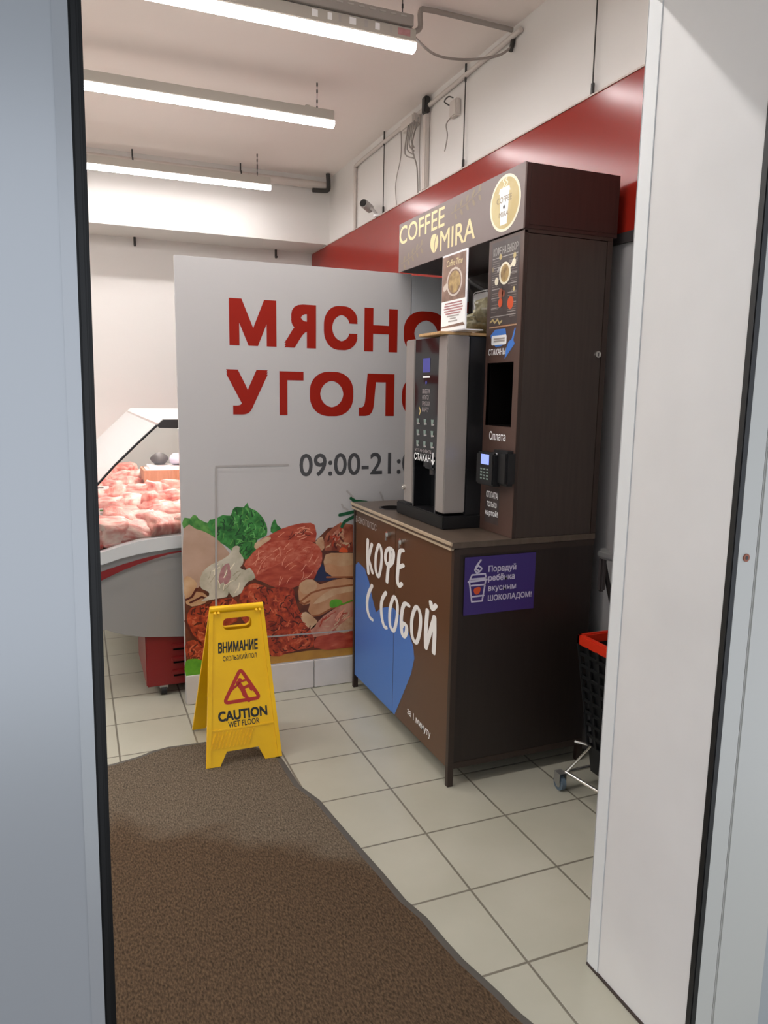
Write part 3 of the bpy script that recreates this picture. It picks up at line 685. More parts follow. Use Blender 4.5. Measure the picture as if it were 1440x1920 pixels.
M['p_g1'] = mat('print_leaf_light', (96, 168, 86), 0.5); M['p_g2'] = mat('print_leaf_deep', (12, 66, 22), 0.5); M['p_b1'] = mat('print_marbling', (222, 150, 124), 0.5); M['p_s1'] = mat('print_roast_edge', (150, 86, 46), 0.5); M['p_w1'] = mat('print_garlic_shade', (160, 152, 126), 0.5)
random.seed(11)
MI1 = [(-0.6359,0.4511),(-0.6249,0.486),(-0.6026,0.5055),(-0.542,0.5127),(-0.486,0.5307),(-0.4086,0.5308),(-0.3795,0.484),(-0.3877,0.4108),(-0.5103,0.3634),(-0.5429,0.3096),(-0.5808,0.3214),(-0.6276,0.3763)]
MI2 = [(-0.3773,0.4838),(-0.3654,0.5636),(-0.3328,0.5902),(-0.2916,0.6014),(-0.2205,0.5658),(-0.1747,0.5693),(-0.094,0.5533),(-0.0851,0.5072),(-0.0716,0.4543),(-0.0473,0.4061),(0.0143,0.3288),(0.0129,0.2278),(-0.0492,0.2211),(-0.1333,0.2065),(-0.2087,0.2004),(-0.2962,0.3262),(-0.3675,0.4236)]
MI3 = [(-0.6425,0.3285),(-0.5806,0.3287),(-0.54,0.2798),(-0.5484,0.2141),(-0.563,0.1863),(-0.6312,0.232),(-0.6472,0.2779)]
for pl_, n_ in ((MI1, 60), (MI2, 150), (MI3, 30)): strokes(pl_, n_, ('p_m1', 'p_m2', 'p_m2', 'p_m3', 'p_m3'), .034, .0032, 17.2)
LE1 = [(-0.5232,0.9085),(-0.511,0.9359),(-0.478,0.9448),(-0.4502,0.9589),(-0.4122,0.9543),(-0.3998,0.9848),(-0.3801,0.9967),(-0.3465,0.9924),(-0.3272,1.016),(-0.3197,0.9905),(-0.2872,0.9748),(-0.2589,0.947),(-0.2405,0.9173),(-0.2279,0.8805),(-0.2311,0.8459),(-0.2544,0.8327),(-0.2819,0.8199),(-0.2824,0.7691),(-0.3188,0.7338),(-0.3559,0.7306),(-0.4116,0.7776)]
strokes(LE1, 90, ('p_g1', 'p_g2', 'p_g2', 'p_leaf2'), .030, .0026, 3.3, 1.2)
BE = [(-0.335,0.6964),(-0.3058,0.7379),(-0.2679,0.7754),(-0.2038,0.8005),(-0.0856,0.8042),(-0.0027,0.7894),(0.0432,0.7551),(0.051,0.7018),(0.0203,0.6209),(-0.0864,0.5768),(-0.1761,0.5769),(-0.2565,0.6207)]
strokes(BE, 46, ('p_b1', 'p_b1', 'p_red'), .045, .0016, 12.2, 1.0, .5)
strokes([(-0.2182,0.8233),(-0.1447,0.8628),(-0.0329,0.8861),(0.0125,0.8689),(0.0125,0.8057),(-0.0856,0.8116)], 14, ('p_b1', 'p_m3'), .04, .0018, 8.2, .4, .5)
strokes([(-0.546,0.6441),(-0.5034,0.7053),(-0.4192,0.7458),(-0.3634,0.7021),(-0.3215,0.6332),(-0.3798,0.5575),(-0.4787,0.5518)], 22, ('p_w1', 'cream'), .04, .002, 18.5, 1.1, .4)
strokes([(0.0128,0.3382),(0.0829,0.3891),(0.2338,0.4406),(0.2352,0.2907),(0.0833,0.2877)], 26, ('p_b1', 'p_fat', 'p_m2'), .045, .003, 18.0, .5, .4)
strokes([(0.0817,0.7526),(0.0892,0.8273),(0.1588,0.8835),(0.2298,0.8685),(0.231,0.7313)], 22, ('p_fat', 'p_m3', 'p_m2'), .03, .004, 10.2)
for st_ in ([(0.005,0.3947),(0.0516,0.3977),(0.1222,0.4294),(0.2337,0.45)], [(-0.0525,0.4829),(0.005,0.5234),(0.0824,0.5396),(0.2328,0.546)], [(0.09,0.6002),(0.1607,0.5945),(0.2324,0.5903)], [(-0.0563,0.4757),(-0.0334,0.4659),(-0.0066,0.4787)]):
    mb.brush(B, st_, .006, .005, 'p_s1', 0.0004 + 0.00012 * 16.6)
for st_ in ([(-0.637,0.5446),(-0.6095,0.5564),(-0.5847,0.5972)], [(-0.617,0.5284),(-0.5618,0.5521),(-0.5345,0.5388)], [(-0.6431,0.4374),(-0.6143,0.3617),(-0.5607,0.2896)]): mb.brush(B, st_, .006, .005, 'p_m3', 0.0004 + 0.00012 * 17)
for st_ in ([(0.1585,0.9301),(0.237,0.9437)], [(0.1707,0.8679),(0.1862,0.8934),(0.2372,0.9188)], [(0.2205,1.016),(0.2443,0.9998),(0.3081,0.9912)]):
    mb.brush(B, st_, 0.0085, 0.0085, 'p_rose', 0.0036)
for st_ in ([(0.1982,1.055),(0.2323,1.021)], [(0.1691,0.9864),(0.1778,0.9688),(0.2014,0.9566)], [(0.3849,1.042),(0.4073,0.9912)]):
    mb.brush(B, st_, 0.005, 0.005, 'lightgrey', 0.0036)
mb.obj('printed_meat_picture', bn)
# red title, one letter per box
mb = MB()
for ch, pts in (('М', [(-0.4033,2),(-0.173,1.781)]), ('Я', [(-0.1343,1.99),(0.0284,1.78)]), ('С', [(0.069,1.994),(0.2485,1.777)]), ('Н', [(0.2856,1.994),(0.4704,1.776)]), ('О', [(0.506,1.994),(0.7648,1.763)]), ('Й', [(0.7986,2.057),(1.012,1.763)]),
                ('У', [(-0.4219,1.667),(-0.2184,1.451)]), ('Г', [(-0.1603,1.664),(-0.0366,1.449)]), ('О', [(-0.004,1.668),(0.2292,1.444)]), ('Л', [(0.26,1.664),(0.4579,1.446)]), ('О', [(0.5024,1.664),(0.759,1.433)]), ('К', [(0.8021,1.66),(1.018,1.426)])):
    a0, a1, b0, b1 = bx(pts)
    if ch == 'Я': mb.text(B, 'R', a1, a0, b0, b1, 'redtext', 0.04, c=0.0006)
    else: mb.text(B, ch, a0, a1, b0, b1, 'redtext', 0.04, c=0.0006)
mb.obj('title_lettering', bn)
mb = MB()
a0, a1, b0, b1 = bx([(-0.0587,1.254),(0.6569,1.138)])
mb.text(B, '09:00-21:00', a0, a1, b0 , b1, 'greytext', 0.011, c=0.0006)
mb.obj('hours_lettering', bn)
mb = MB()
L1 = [(-0.1182,1.2),(-0.4784,1.2)]; L2 = [(-0.4784,1.2),(-0.4833,0.9537)]; L3 = [(-0.4833,0.9537),(-0.4927,0.4741)]; L4 = [(-0.2301,0.3097),(0.1747,0.2957)]
mb.brush(B, L1, 0.0045, 0.0045, 'lightgrey', 0.0042); mb.brush(B, L2, 0.0045, 0.0045, 'lightgrey', 0.0042)
mb.brush(B, L3 + [(L3[1][0], L4[0][1] - 0.005)], 0.005, 0.005, 'lightgrey', 0.0044); mb.brush(B, [(L3[1][0], L4[0][1] - 0.005), L4[0], L4[1], (0.62, L4[1][1] + 0.002)], 0.004, 0.004, 'lightgrey', 0.0044)
mb.obj('thin_line_frame', bn)

# ------------------------------------------------------------------ meat display case
K = plane((0, 0.25, 0), PX, PZ)
cs = thing('meat_display_case', 'grey refrigerated meat display case with a red stripe and bent glass front', 'display case', (-0.6, 1.4, 0))
CE0, CE1 = 0.25, 2.60      # near and far end of the case
bot = [(-0.6275,0.3141),(-0.8172,0.3312),(-0.909,0.3508),(-0.9688,0.3708),(-1.002,0.3877)]
rimlo = [(-0.6313,0.7835),(-0.7021,0.7798),(-0.8411,0.7645),(-0.932,0.7465),(-1.011,0.7223)]
rimhi = [(-0.6297,0.847),(-0.7236,0.841),(-0.8389,0.8284),(-0.9297,0.8067),(-1.01,0.7831)]
right_x = 0.02
shell = [(right_x, bot[0][1])] + bot + [(-1.06, 0.40), (-1.14, 0.47), (-1.20, 0.56), (-1.235, 0.66), (-1.24, 0.74)] + rimlo[::-1] + [(right_x, rimlo[0][1] + 0.01)]
mb = MB(); mb.poly(K, shell, 'casebody', 0.0, -0.05)
mb.obj('end_panel', cs)
rimp = rimhi + [(-1.20, rimhi[-1][1] - 0.035), (-1.26, rimhi[-1][1] - 0.06), (-1.27, rimhi[-1][1] - 0.09), (-1.235, 0.735)] + rimlo[::-1] + [(right_x, rimlo[0][1] + 0.01), (right_x, rimhi[0][1] + 0.01)]
mb = MB(); mb.poly(K, rimp, 'caserim', 0.014, -0.05); mb.obj('end_rim', cs)
mb = MB()
mb.poly(K, [(-1.045,0.68),(-1.01,0.6917),(-0.9181,0.7188),(-0.842,0.7377),(-0.7649,0.7536),(-0.6869,0.7648),(-0.6277,0.7708),(-0.6279,0.7625),(-0.7029,0.7527),(-0.7655,0.7372),(-0.8428,0.7149),(-0.9192,0.6889),(-1.011,0.6492),(-1.047,0.632)], 'casered', 0.0155)
mb.obj('red_stripe', cs)
# long front shell and rim along the case
def extrude_y(m_, prof, y0, y1, m, closed=False, flip=False):
    n = len(prof)
    vs = [(x, y0, z) for x, z in prof] + [(x, y1, z) for x, z in prof]
    fs = [(k, (k + 1) % n, n + (k + 1) % n, n + k) for k in range(n if closed else n - 1)]
    if closed: fs += [tuple(range(n))[::-1], tuple(range(n, 2 * n))]
    m_.add(vs, fs, m)
mb = MB(); extrude_y(mb, [(-0.3, 0.32), (-0.85, 0.335), (-1.0, 0.37), (-1.12, 0.45), (-1.20, 0.56), (-1.235, 0.66), (-1.24, 0.73), (-1.18, 0.74), (-0.3, 0.74)], CE0 + 0.05, CE1, 'casebody', True); mb.obj('front_shell', cs)
mb = MB(); extrude_y(mb, [(-1.245, 0.735), (-1.27, 0.75), (-1.26, 0.775), (-1.18, 0.80), (-1.15, 0.76)], CE0 + 0.05, CE1, 'caserim', True); mb.obj('front_rim', cs)
mb = MB(); extrude_y(mb, [(-1.17, 0.755), (-0.28, 0.845), (-0.28, 1.42), (-0.25, 1.42), (-0.25, 0.74), (-1.17, 0.74)], CE0 + 0.05, CE1, 'caseint', True); mb.obj('deck', cs)
# glass: end pane, bent front pane, dark edge
gl = [(-1.009,1.122),(-0.9366,1.202),(-0.8376,1.299),(-0.7359,1.393),(-0.7064,1.421),(-0.6338,1.423)]
edge = [(-1.235, 0.83)] + [(-1.15, 0.965)] + gl[:4]
mb = MB(); mb.poly(K, [(-1.235, 0.80)] + edge + [(-0.58, 1.40), (-0.26, 1.40), (-0.26, 0.85), (-0.64, 0.84)], 'caseglass', -0.012, -0.018); mb.obj('end_pane', cs)
mb = MB(); 
for i in range(len(edge) - 1):
    (xa, za), (xb, zb) = edge[i], edge[i + 1]
    mb.tube([(xa, 0.255, za), (xb, 0.255, zb)], 0.006, 'black', 8)
mb.obj('glass_edge_seal', cs)
mb = MB(); extrude_y(mb, edge, CE0 + 0.01, CE1, 'frontglass'); mb.obj('front_pane', cs)
g4 = gl[3]
mb = MB(); mb.poly(K, [(g4[0], g4[1]), (gl[4][0], gl[4][1]), (-0.28, gl[5][1]), (-0.28, gl[5][1] - 0.055), (g4[0] + 0.01, g4[1] - 0.012)], 'dark_trim', 0.01, -0.03); mb.obj('canopy_end', cs)
mb = MB(); extrude_y(mb, [(g4[0] + 0.01, gl[4][1] - 0.02), (gl[4][0], gl[4][1]), (-0.25, gl[5][1]), (-0.25, gl[5][1] - 0.03), (gl[4][0], gl[4][1] - 0.03)], CE0 + 0.03, CE1, 'caseint', True); mb.obj('canopy', cs)
M['caselight'] = mat('case_strip_light', (255, 236, 232), 0.4, emit=40.0)
mb = MB(); mb.tube([(-0.60, CE0 + 0.06, 1.375), (-0.60, CE1 - 0.05, 1.375)], 0.013, 'caselight', 8); mb.obj('strip_light', cs)
# red plinth with louvres and castors
mb = MB(); mb.box(-0.825, -0.02, 0.27, 0.80, 0.055, 0.345, 'casered', 0.006); pln = mb.obj('plinth', cs)
mb = MB()
for k, zz in enumerate((0.262, 0.192, 0.122)):
    mb.box(-0.70, -0.42, 0.256, 0.2705, zz - 0.010, zz + 0.014, 'casered', 0.005)
    mb.box(-0.69, -0.43, 0.262, 0.2705, zz - 0.020, zz - 0.009, 'blackmatte')
mb.obj('louvres', pln)
mb = MB(); mb.box(-0.825, -0.02, 2.0, 2.5, 0.055, 0.345, 'casered', 0.006); mb.obj('plinth', cs)
for x, y in ((-0.74, 0.30), (-0.12, 0.33), (-0.74, 2.4), (-0.12, 2.4)):
    mb = MB(); mb.cyl((x - 0.014, y, 0.027), (x + 0.014, y, 0.027), 0.027, 'black', 16); mb.box(x - 0.022, x + 0.022, y - 0.02, y + 0.02, 0.04, 0.058, 'steel', 0.002); mb.obj('castor', cs)

# meat on the deck
def deck_z(x): return 0.755 + (x + 1.17) / 0.89 * 0.09
rows = [(0.40, 0.0), (0.58, 0.05), (0.78, 0.0), (1.0, 0.05), (1.22, 0.0), (1.46, 0.05)]
kinds = [('meat_slab', 'meatB', 'slab of rosy raw meat among the cuts in the glass display case', 'rosy meat slabs in the case', 'meat'),
         ('meat_cut', 'meatA', 'pink cut of raw meat heaped in the glass display case', 'pink meat cuts in the case', 'meat'),
         ('fatty_meat_piece', 'meatC', 'pale fatty piece of raw meat in the glass display case', 'pale fatty pieces in the case', 'meat')]
k = 0
protos = {}
for j, (y, sh) in enumerate(rows):
    for i in range(6):
        x = -1.08 + sh + i * 0.125
        if x > -0.40: continue
        kd = kinds[(i * 2 + j * 3 + (i * j) % 2) % 3]
        rz = random.uniform(-.5, .5); ry = random.uniform(0.085, 0.115)
        m_ = MB(); h_ = random.uniform(.05, .072)
        lift = 0.03 + 0.10 * min(1, (y - 0.3) / 1.2)
        m_.blob((0, 0, 0), (random.uniform(.075, .10), ry, h_), kd[1], seed=k, sub=3, amp=0.34, freq=1.9, sq=0.62)
        o = m_.obj(kd[0], label=kd[2], cat=kd[4], group=kd[3]); o.location = (x, y, deck_z(x) + h_ * .85 + 0.004 + (0.02 if i % 2 else 0)); o.rotation_euler = (random.uniform(-.2, .2), random.uniform(-.2, .2), rz)
        k += 1
# second layer heaped behind
for j, (y, z0, n) in enumerate(((0.92, .12, 5), (1.18, .14, 5), (1.70, .05, 6), (1.95, .10, 6), (2.2, .12, 6), (2.42, .16, 6))):
    for i in range(n):
        x = -1.05 + i * 0.115 + (0.05 if j % 2 else 0)
        if j >= 2 and x > -0.70 and y > 1.9: continue
        kd = kinds[(i + j * 2) % 3]
        m_ = MB(); m_.blob((0, 0, 0), (random.uniform(.065, .09), random.uniform(.08, .11), .058), kd[1], seed=k, sub=3, amp=0.34, freq=1.9, sq=0.62)
        o = m_.obj(kd[0], label=kd[2], cat=kd[4], group=kd[3]); o.location = (x, y, deck_z(x) + z0); o.rotation_euler = (random.uniform(-.2, .2), random.uniform(-.2, .2), random.uniform(-1, 1)); k += 1
cr = thing('wooden_crate', 'open pine crate standing among the meat in the display case', 'crate', (-0.52, 1.95, 0.835))
mb = MB(); mb.box(-0.68, -0.34, 1.84, 1.855, 0.86, 1.01, 'crate', 0.002); mb.box(-0.68, -0.34, 2.14, 2.155, 0.86, 1.01, 'crate', 0.002); mb.obj('end_board', cr)
mb = MB(); mb.box(-0.68, -0.665, 1.855, 2.14, 0.86, 1.01, 'crate', 0.002); mb.box(-0.355, -0.34, 1.855, 2.14, 0.86, 1.01, 'crate', 0.002); mb.obj('side_board', cr)
mb = MB(); mb.box(-0.665, -0.355, 1.855, 2.14, 0.835, 0.87, 'crate'); mb.obj('floor_board', cr)
M['paper'] = mat('white_paper', (236, 232, 232), 0.7)
mb = MB(); mb.box(-0.66, -0.36, 1.86, 2.13, 0.98, 1.03, 'paper', 0.02); mb.obj('paper_lining', cr)
for (x, y, z, dark, lb) in ((-0.55, 2.05, 1.03, 'greytext', 'grey wrapped pack lying on top of the wooden crate'), (-0.43, 2.0, 1.03, 'purple', 'violet wrapped pack lying on top of the wooden crate')):
    m_ = MB(); m_.blob((x, y, z + .045), (.06, .07, .045), 'lilac' if dark == 'purple' else 'greytext', seed=3 + x, sub=2, amp=.3)
    m_.obj('wrapped_pack', label=lb, cat='pack', group='packs on the crate')
def price_tag(x, y, z, lb, green=False):
    t = MB(); c0 = Vector((x, y, z)); 
    PP = plane((x, y, z), (1, 0, 0), (0, .35, .94))
    t.rect(PP, -0.05, 0.05, 0, 0.042, 'white', 0.001, -0.001)
    t.rect(PP, -0.035, 0.02, 0.026, 0.034, 'p_lime' if green else 'greytext', 0.0015); t.rect(PP, -0.035, 0.03, 0.010, 0.014, 'lightgrey', 0.0015)
    t.obj('price_tag', label=lb, cat='price tag', group='price tags in the case')
price_tag(-0.985, 0.36, 0.865, 'white price tag at the front of the display case')
price_tag(-0.97, 0.62, 0.90, 'white price tag with green print among the meat in the display case', True)
price_tag(-0.985, 1.15, 0.955, 'white price tag standing farther back among the meat')

# ------------------------------------------------------------------ coffee kiosk
F = plane((0.22, 0, 0), PY, PZ); S = plane((0, -1.062, 0), PX, PZ); C = plane((0.468, 0, 0), PY, PZ); H = plane((0.46, 0, 0), PY, PZ); N = plane((0.848, 0, 0), PY, PZ)
YN, YF = -1.062, 0.058
ks = thing('coffee_kiosk', 'dark brown self-service coffee kiosk cabinet with a gold lettered signboard', 'kiosk', (0.55, -0.5, 0))
mb = MB(); mb.box(0.236, 0.87, YN + 0.002, YF, 0.075, 0.98, 'wenge', 0.001); mb.obj('cabinet_body', ks)
for zr in (0.955, 0.075):
    mb = MB(); mb.box(0.238, 0.869, YN - 0.0005, YN + 0.003, zr, zr + 0.025, 'brownpost'); mb.obj('side_rail', ks)
for x0, x1, y0, y1, zt in ((0.216, 0.241, YN - 0.002, YN + 0.022, 0.978), (0.216, 0.241, YF - 0.02, YF + 0.003, 0.978), (0.845, 0.871, YN - 0.001, YN + 0.024, 0.074), (0.845, 0.871, YF - 0.02, YF, 0.074)):
    mb = MB(); mb.box(x0, x1, y0, y1, 0.0, zt, 'brownpost', 0.001); mb.obj('leg', ks)
ysp = -0.483
doors = []
for y0, y1 in ((ysp + 0.0015, YF - 0.022), (YN + 0.024, ysp - 0.0015)):
    mb = MB(); mb.box(0.22, 0.2355, y0, y1, 0.075, 0.976, 'brown', 0.001); doors.append(mb.obj('door', ks))
for d, (y, z) in zip(doors, ((-0.417, 0.922), (-0.570, 0.916))):
    mb = MB(); mb.cyl((0.2195, y, z), (0.205, y, z), 0.011, 'chrome', 18); mb.cyl((0.206, y, z), (0.2035, y, z), 0.014, 'chrome', 18)
    mb.box(0.196, 0.206, y - 0.002, y + 0.002, z - 0.03, z + 0.006, 'chrome', 0.001); mb.obj('lock', d)
mb = MB()
blob_ = [(-0.0627,0.6785),(0.0053,0.699),(0.0988,0.6862),(0.1604,0.6345),(0.2068,0.5642),(0.2592,0.5024),(0.3137,0.5365),(0.3933,0.5665),(0.4763,0.5843),(0.5634,0.5686),(0.648,0.5246),(0.7019,0.4734),(0.7158,0.4222),(0.686,0.3429),(0.6099,0.2263),(0.5118,0.0799)]
zb_ = 0.0765
bl = [(min(p[0], 1.03), max(p[1], zb_)) for p in blob_]
bl[0] = (-(YF - 0.024), bl[0][1])
lft = [p for p in bl if p[0] <= -ysp - 0.002]; rgt = [p for p in bl if p[0] >= -ysp + 0.002]
import bisect
def cut_at(a):
    for p, q_ in zip(bl, bl[1:]):
        if p[0] <= a <= q_[0]: return p[1] + (q_[1] - p[1]) * (a - p[0]) / (q_[0] - p[0])
aL, aR = -ysp - 0.0018, -ysp + 0.0018
topi = [p for p in bl[:11] if p[0] < aL]
mb.poly(F, topi + [(aL, cut_at(aL)), (aL, zb_), (-(YF - 0.024), zb_)], 'blue', 0.0005)
rest = [p for p in bl if p[0] > aR]
mb.poly(F, [(aR, zb_), (max(aR + .004, bl[-1][0]), zb_)] + rest[::-1] + [(aR, cut_at(aR))], 'blue', 0.0005)
mb.obj('blue_graphic', ks)
# hand-brushed lettering
mb = MB()
WA, WB = 0.0175, 0.0085
def ellipse_pts(P4): return smooth_loop(P4, 5)
for st_ in ([(0.1386,0.8409),(0.1365,0.7567),(0.1504,0.6755)], [(0.1937,0.8291),(0.156,0.7631),(0.1419,0.7442)], [(0.1479,0.75),(0.1795,0.7207),(0.2071,0.69)], [(0.3936,0.6889),(0.4023,0.7402),(0.4114,0.7805)], [(0.4254,0.7794),(0.4307,0.8269),(0.4247,0.8425)], [(0.5743,0.8761),(0.5354,0.8609),(0.5225,0.7925),(0.5153,0.7288),(0.5347,0.7046),(0.5641,0.7209)], [(0.5228,0.7864),(0.5776,0.8089)]):
    mb.brush(F, smooth_line(st_, 4), WA, WB, 'brushwhite', 0.0010)
for lp in ([(0.2868,0.845),(0.3219,0.8173),(0.3189,0.7515),(0.2871,0.6895),(0.2488,0.7183),(0.2508,0.7895)], [(0.4189,0.8548),(0.4666,0.8468),(0.4583,0.7992),(0.4118,0.77),(0.3732,0.785),(0.3768,0.8285)]):
    mb.brush(F, ellipse_pts(lp), WA * .9, WB, 'brushwhite', 0.0010, True)
mb.obj('brush_lettering', ks, label='white hand-brushed word on the upper part of the doors')
mb = MB()
for st_ in ([(0.2047,0.6235),(0.1577,0.5697),(0.1396,0.5187),(0.151,0.4755),(0.1827,0.4531),(0.2132,0.4519)], [(0.3828,0.6331),(0.3421,0.5933),(0.327,0.5473),(0.3405,0.4936),(0.3699,0.4634),(0.3953,0.4667)], [(0.6478,0.6432),(0.6054,0.6406),(0.5794,0.6088),(0.5682,0.5517),(0.5767,0.5001),(0.6002,0.4866),(0.6255,0.5111),(0.6269,0.5423),(0.5973,0.5458),(0.5754,0.5268)], [(0.8348,0.6739),(0.8246,0.583),(0.8288,0.5095)], [(0.8301,0.5141),(0.8695,0.5968),(0.9026,0.6641)], [(0.9026,0.6641),(0.9071,0.5882),(0.9028,0.5122)], [(0.8641,0.7158),(0.8788,0.6929),(0.9112,0.7153)]):
    mb.brush(F, smooth_line(st_, 4), WA, WB, 'brushwhite', 0.0010)
for lp in ([(0.4812,0.6386),(0.5207,0.6134),(0.5168,0.5408),(0.4832,0.4776),(0.4377,0.496),(0.4386,0.5739)], [(0.7254,0.6587),(0.7669,0.6353),(0.766,0.565),(0.7338,0.5017),(0.6882,0.5194),(0.6842,0.5973)]):
    mb.brush(F, ellipse_pts(lp), WA * .9, WB, 'brushwhite', 0.0010, True)
mb.obj('brush_lettering', ks, label='white hand-brushed two words across the blue graphic')
mb = MB()
a0, a1, b0, b1 = bx([(0.6541,0.1729),(0.8933,0.21)])
mb.text(F, 'за 1 минуту', a0, a1, 0.135, 0.175, 'white', 0.012, c=0.0006, skew=-0.012)
a0, a1, b0, b1 = bx([(-0.0361,0.8925),(0.2506,0.8883)])
mb.text(F, 'Е-ЭКОТОПОС', a0, a1, 0.905, 0.938, 'lightgrey', 0.008, c=0.0006)
mb.obj('small_lettering', ks)
# worktop
mb = MB(); mb.box(0.205, 0.87, YN - 0.004, YF + 0.004, 0.981, 1.005, 'worktop', 0.0015); wt = mb.obj('worktop', ks)
mb = MB(); mb.box(0.200, 0.206, YN - 0.004, YF + 0.004, 0.992, 1.0052, 'edgestrip', 0.001); mb.box(0.203, 0.219, YN + 0.004, YF, 0.972, 0.9815, 'edgestrip', 0.001); mb.obj('front_edge_strip', wt)
mb = MB(); mb.cyl((0.33, -0.19, 1.0045), (0.33, -0.19, 1.0075), 0.07, 'dark_trim', 32); mb.cyl((0.33, -0.19, 1.007), (0.33, -0.19, 1.0082), 0.060, 'blackmatte', 32); mb.obj('waste_hole', wt)
# back panel of the bay with the small framed notice
mb = MB(); mb.box(0.85, 0.87, -0.82, YF, 1.005, 2.17, 'wenge', 0.001); bp_ = mb.obj('back_panel', ks)
mb = MB()
a0, a1, b0, b1 = -0.005, 0.16, 1.95, 2.09
def rrect(a0, a1, b0, b1, r, n=5):
    out = []
    for cx, cy, t0 in ((a1 - r, b1 - r, 0), (a0 + r, b1 - r, 90), (a0 + r, b0 + r, 180), (a1 - r, b0 + r, 270)):
        for k in range(n + 1):
            t = math.radians(t0 + 90 * k / n); out.append((cx + r * math.cos(t), cy + r * math.sin(t)))
    return out
mb.poly(N, rrect(a0, a1, 1.88, b1, .02), 'white', 0.001); mb.poly(N, rrect(a0 + .006, a1 - .006, 1.886, b1 - .006, .016), 'blacktext', 0.0013); mb.poly(N, rrect(a0 + .011, a1 - .011, 1.891, b1 - .011, .012), 'white', 0.0016)
mb.text(N, 'ВИ', 0.045, 0.115, 1.965, 2.015, 'blacktext', 0.03, c=0.002)
mb.obj('framed_notice', bp_)
# column on the right with the cup niche
niche = [(0.8247,1.692),(1.023,1.694),(1.024,1.441),(0.8214,1.44)]
na0 = (niche[0][0] + niche[3][0]) / 2; na1 = (niche[1][0] + niche[2][0]) / 2; nb0 = niche[3][1]; nb1 = niche[0][1]
mb = MB()
for a0, a1, b0, b1 in ((0.824, na0, 1.006, 2.17), (na1, 1.062, 1.006, 2.17), (na0, na1, 1.006, nb0), (na0, na1, nb1, 2.17)): mb.box(0.468, 0.484, -a1, -a0, b0, b1, 'column')
cf = mb.obj('column_front', ks)
mb = MB(); mb.box(0.4825, 0.66, -na1, -na0, nb0, nb0 + .004, 'blackmatte'); mb.box(0.4825, 0.66, -na1, -na0, nb1 - .004, nb1, 'blackmatte'); mb.box(0.655, 0.66, -na1, -na0, nb0, nb1, 'blackmatte')
mb.box(0.4825, 0.66, -na1 - .002, -na1 + .002, nb0, nb1, 'blackmatte'); mb.box(0.4825, 0.66, -na0 - .002, -na0 + .002, nb0, nb1, 'blackmatte'); mb.obj('cup_niche', cf)
mb = MB(); mb.box(0.468, 0.87, -0.824, -0.806, 1.006, 2.17, 'column', 0.001); mb.obj('column_inner_side', ks)
mb = MB(); mb.box(0.484, 0.845, -1.0622, -1.045, 1.006, 2.16, 'wenge2', 0.001); sd = mb.obj('column_side_door', ks)
mb = MB(); mb.box(0.847, 0.872, -1.063, -0.83, 1.006, 2.17, 'brownpost', 0.001); mb.box(0.470, 0.482, -1.0635, -1.045, 1.006, 2.17, 'brownpost'); mb.box(0.470, 0.87, -1.0635, -1.045, 2.162, 2.176, 'brownpost'); mb.obj('column_frame', ks)
mb = MB(); mb.cyl((0.827, -1.0622, 1.729), (0.827, -1.072, 1.729), 0.013, 'chrome', 20); mb.box(0.8255, 0.8285, -1.0728, -1.0718, 1.722, 1.736, 'dark_trim'); mb.obj('lock', sd)
# prints on the column
mb = MB()
ps = [(0.8274,2.148),(1.036,2.158),(1.024,1.829),(0.8346,1.828)]
pa0, pa1 = 0.831, 1.035; pb0, pb1 = 1.838, 2.158
M['posterdark'] = mat('dark_poster_paper', (66, 56, 54), 0.45, rgb2=(78, 68, 66), scale=20)
mb.rect(C, pa0, pa1, pb0, pb1, 'posterdark', 0.0005)
random.seed(5)
mb.text(C, 'КОФЕ НА ВЫБОР', pa0 + .012, pa1 - .012, 2.105, 2.138, 'lightgrey', 0.01, c=0.0009)
for k, zz in enumerate((2.096, 2.060, 2.016, 1.978, 1.944, 1.905, 1.872)):
    mb.rect(C, pa0 + .008, pa1 - .010 if k in (0, 6) else pa0 + .07, zz - .0015, zz + .0015, 'lightgrey', 0.0009)
    if k: mb.rect(C, pa0 + .13, pa1 - .012, zz - .0012 + .012, zz + .0012 + .012, 'lightgrey', 0.0009)
M['finetext'] = mat('fine_grey_print', (120, 110, 106), 0.5)
for k in range(26):
    zz = 2.085 - k * 0.0088
    if k % 5 == 3: continue
    w = random.uniform(.035, .06)
    mb.rect(C, pa0 + .010, pa0 + .010 + w, zz - .0016, zz + .0016, 'finetext', 0.0008)
    mb.rect(C, pa1 - .012 - random.uniform(.035, .065), pa1 - .012, zz - .0016, zz + .0016, 'finetext', 0.0008)
cc = [(0.9349,2.032),(0.8933,2.04),(0.9784,2.029),(0.9451,2.074),(0.9281,1.989)]
M['coffeeprint'] = mat('print_coffee', (120, 92, 60), 0.5, rgb2=(190, 160, 104), scale=30)
ca, cb_ = cc[0]; ra = (cc[2][0] - cc[1][0]) / 2; rb = (cc[3][1] - cc[4][1]) / 2
mb.ell(C, ca, cb_, ra, rb, 'cream', 0.0012, rot=0.0); mb.ell(C, ca, cb_, ra * .72, rb * .8, 'coffeeprint', 0.0015)
mb.brush(C, [(ca + ra, cb_ + rb * .5), (ca + ra * 1.4, cb_ + rb * .8)], .006, .006, 'cream', 0.0012)
mb.brush(C, [(ca - ra, cb_ + rb * .5), (ca - ra * 1.25, cb_ + rb * .35)], .006, .006, 'lightgrey', 0.0012)
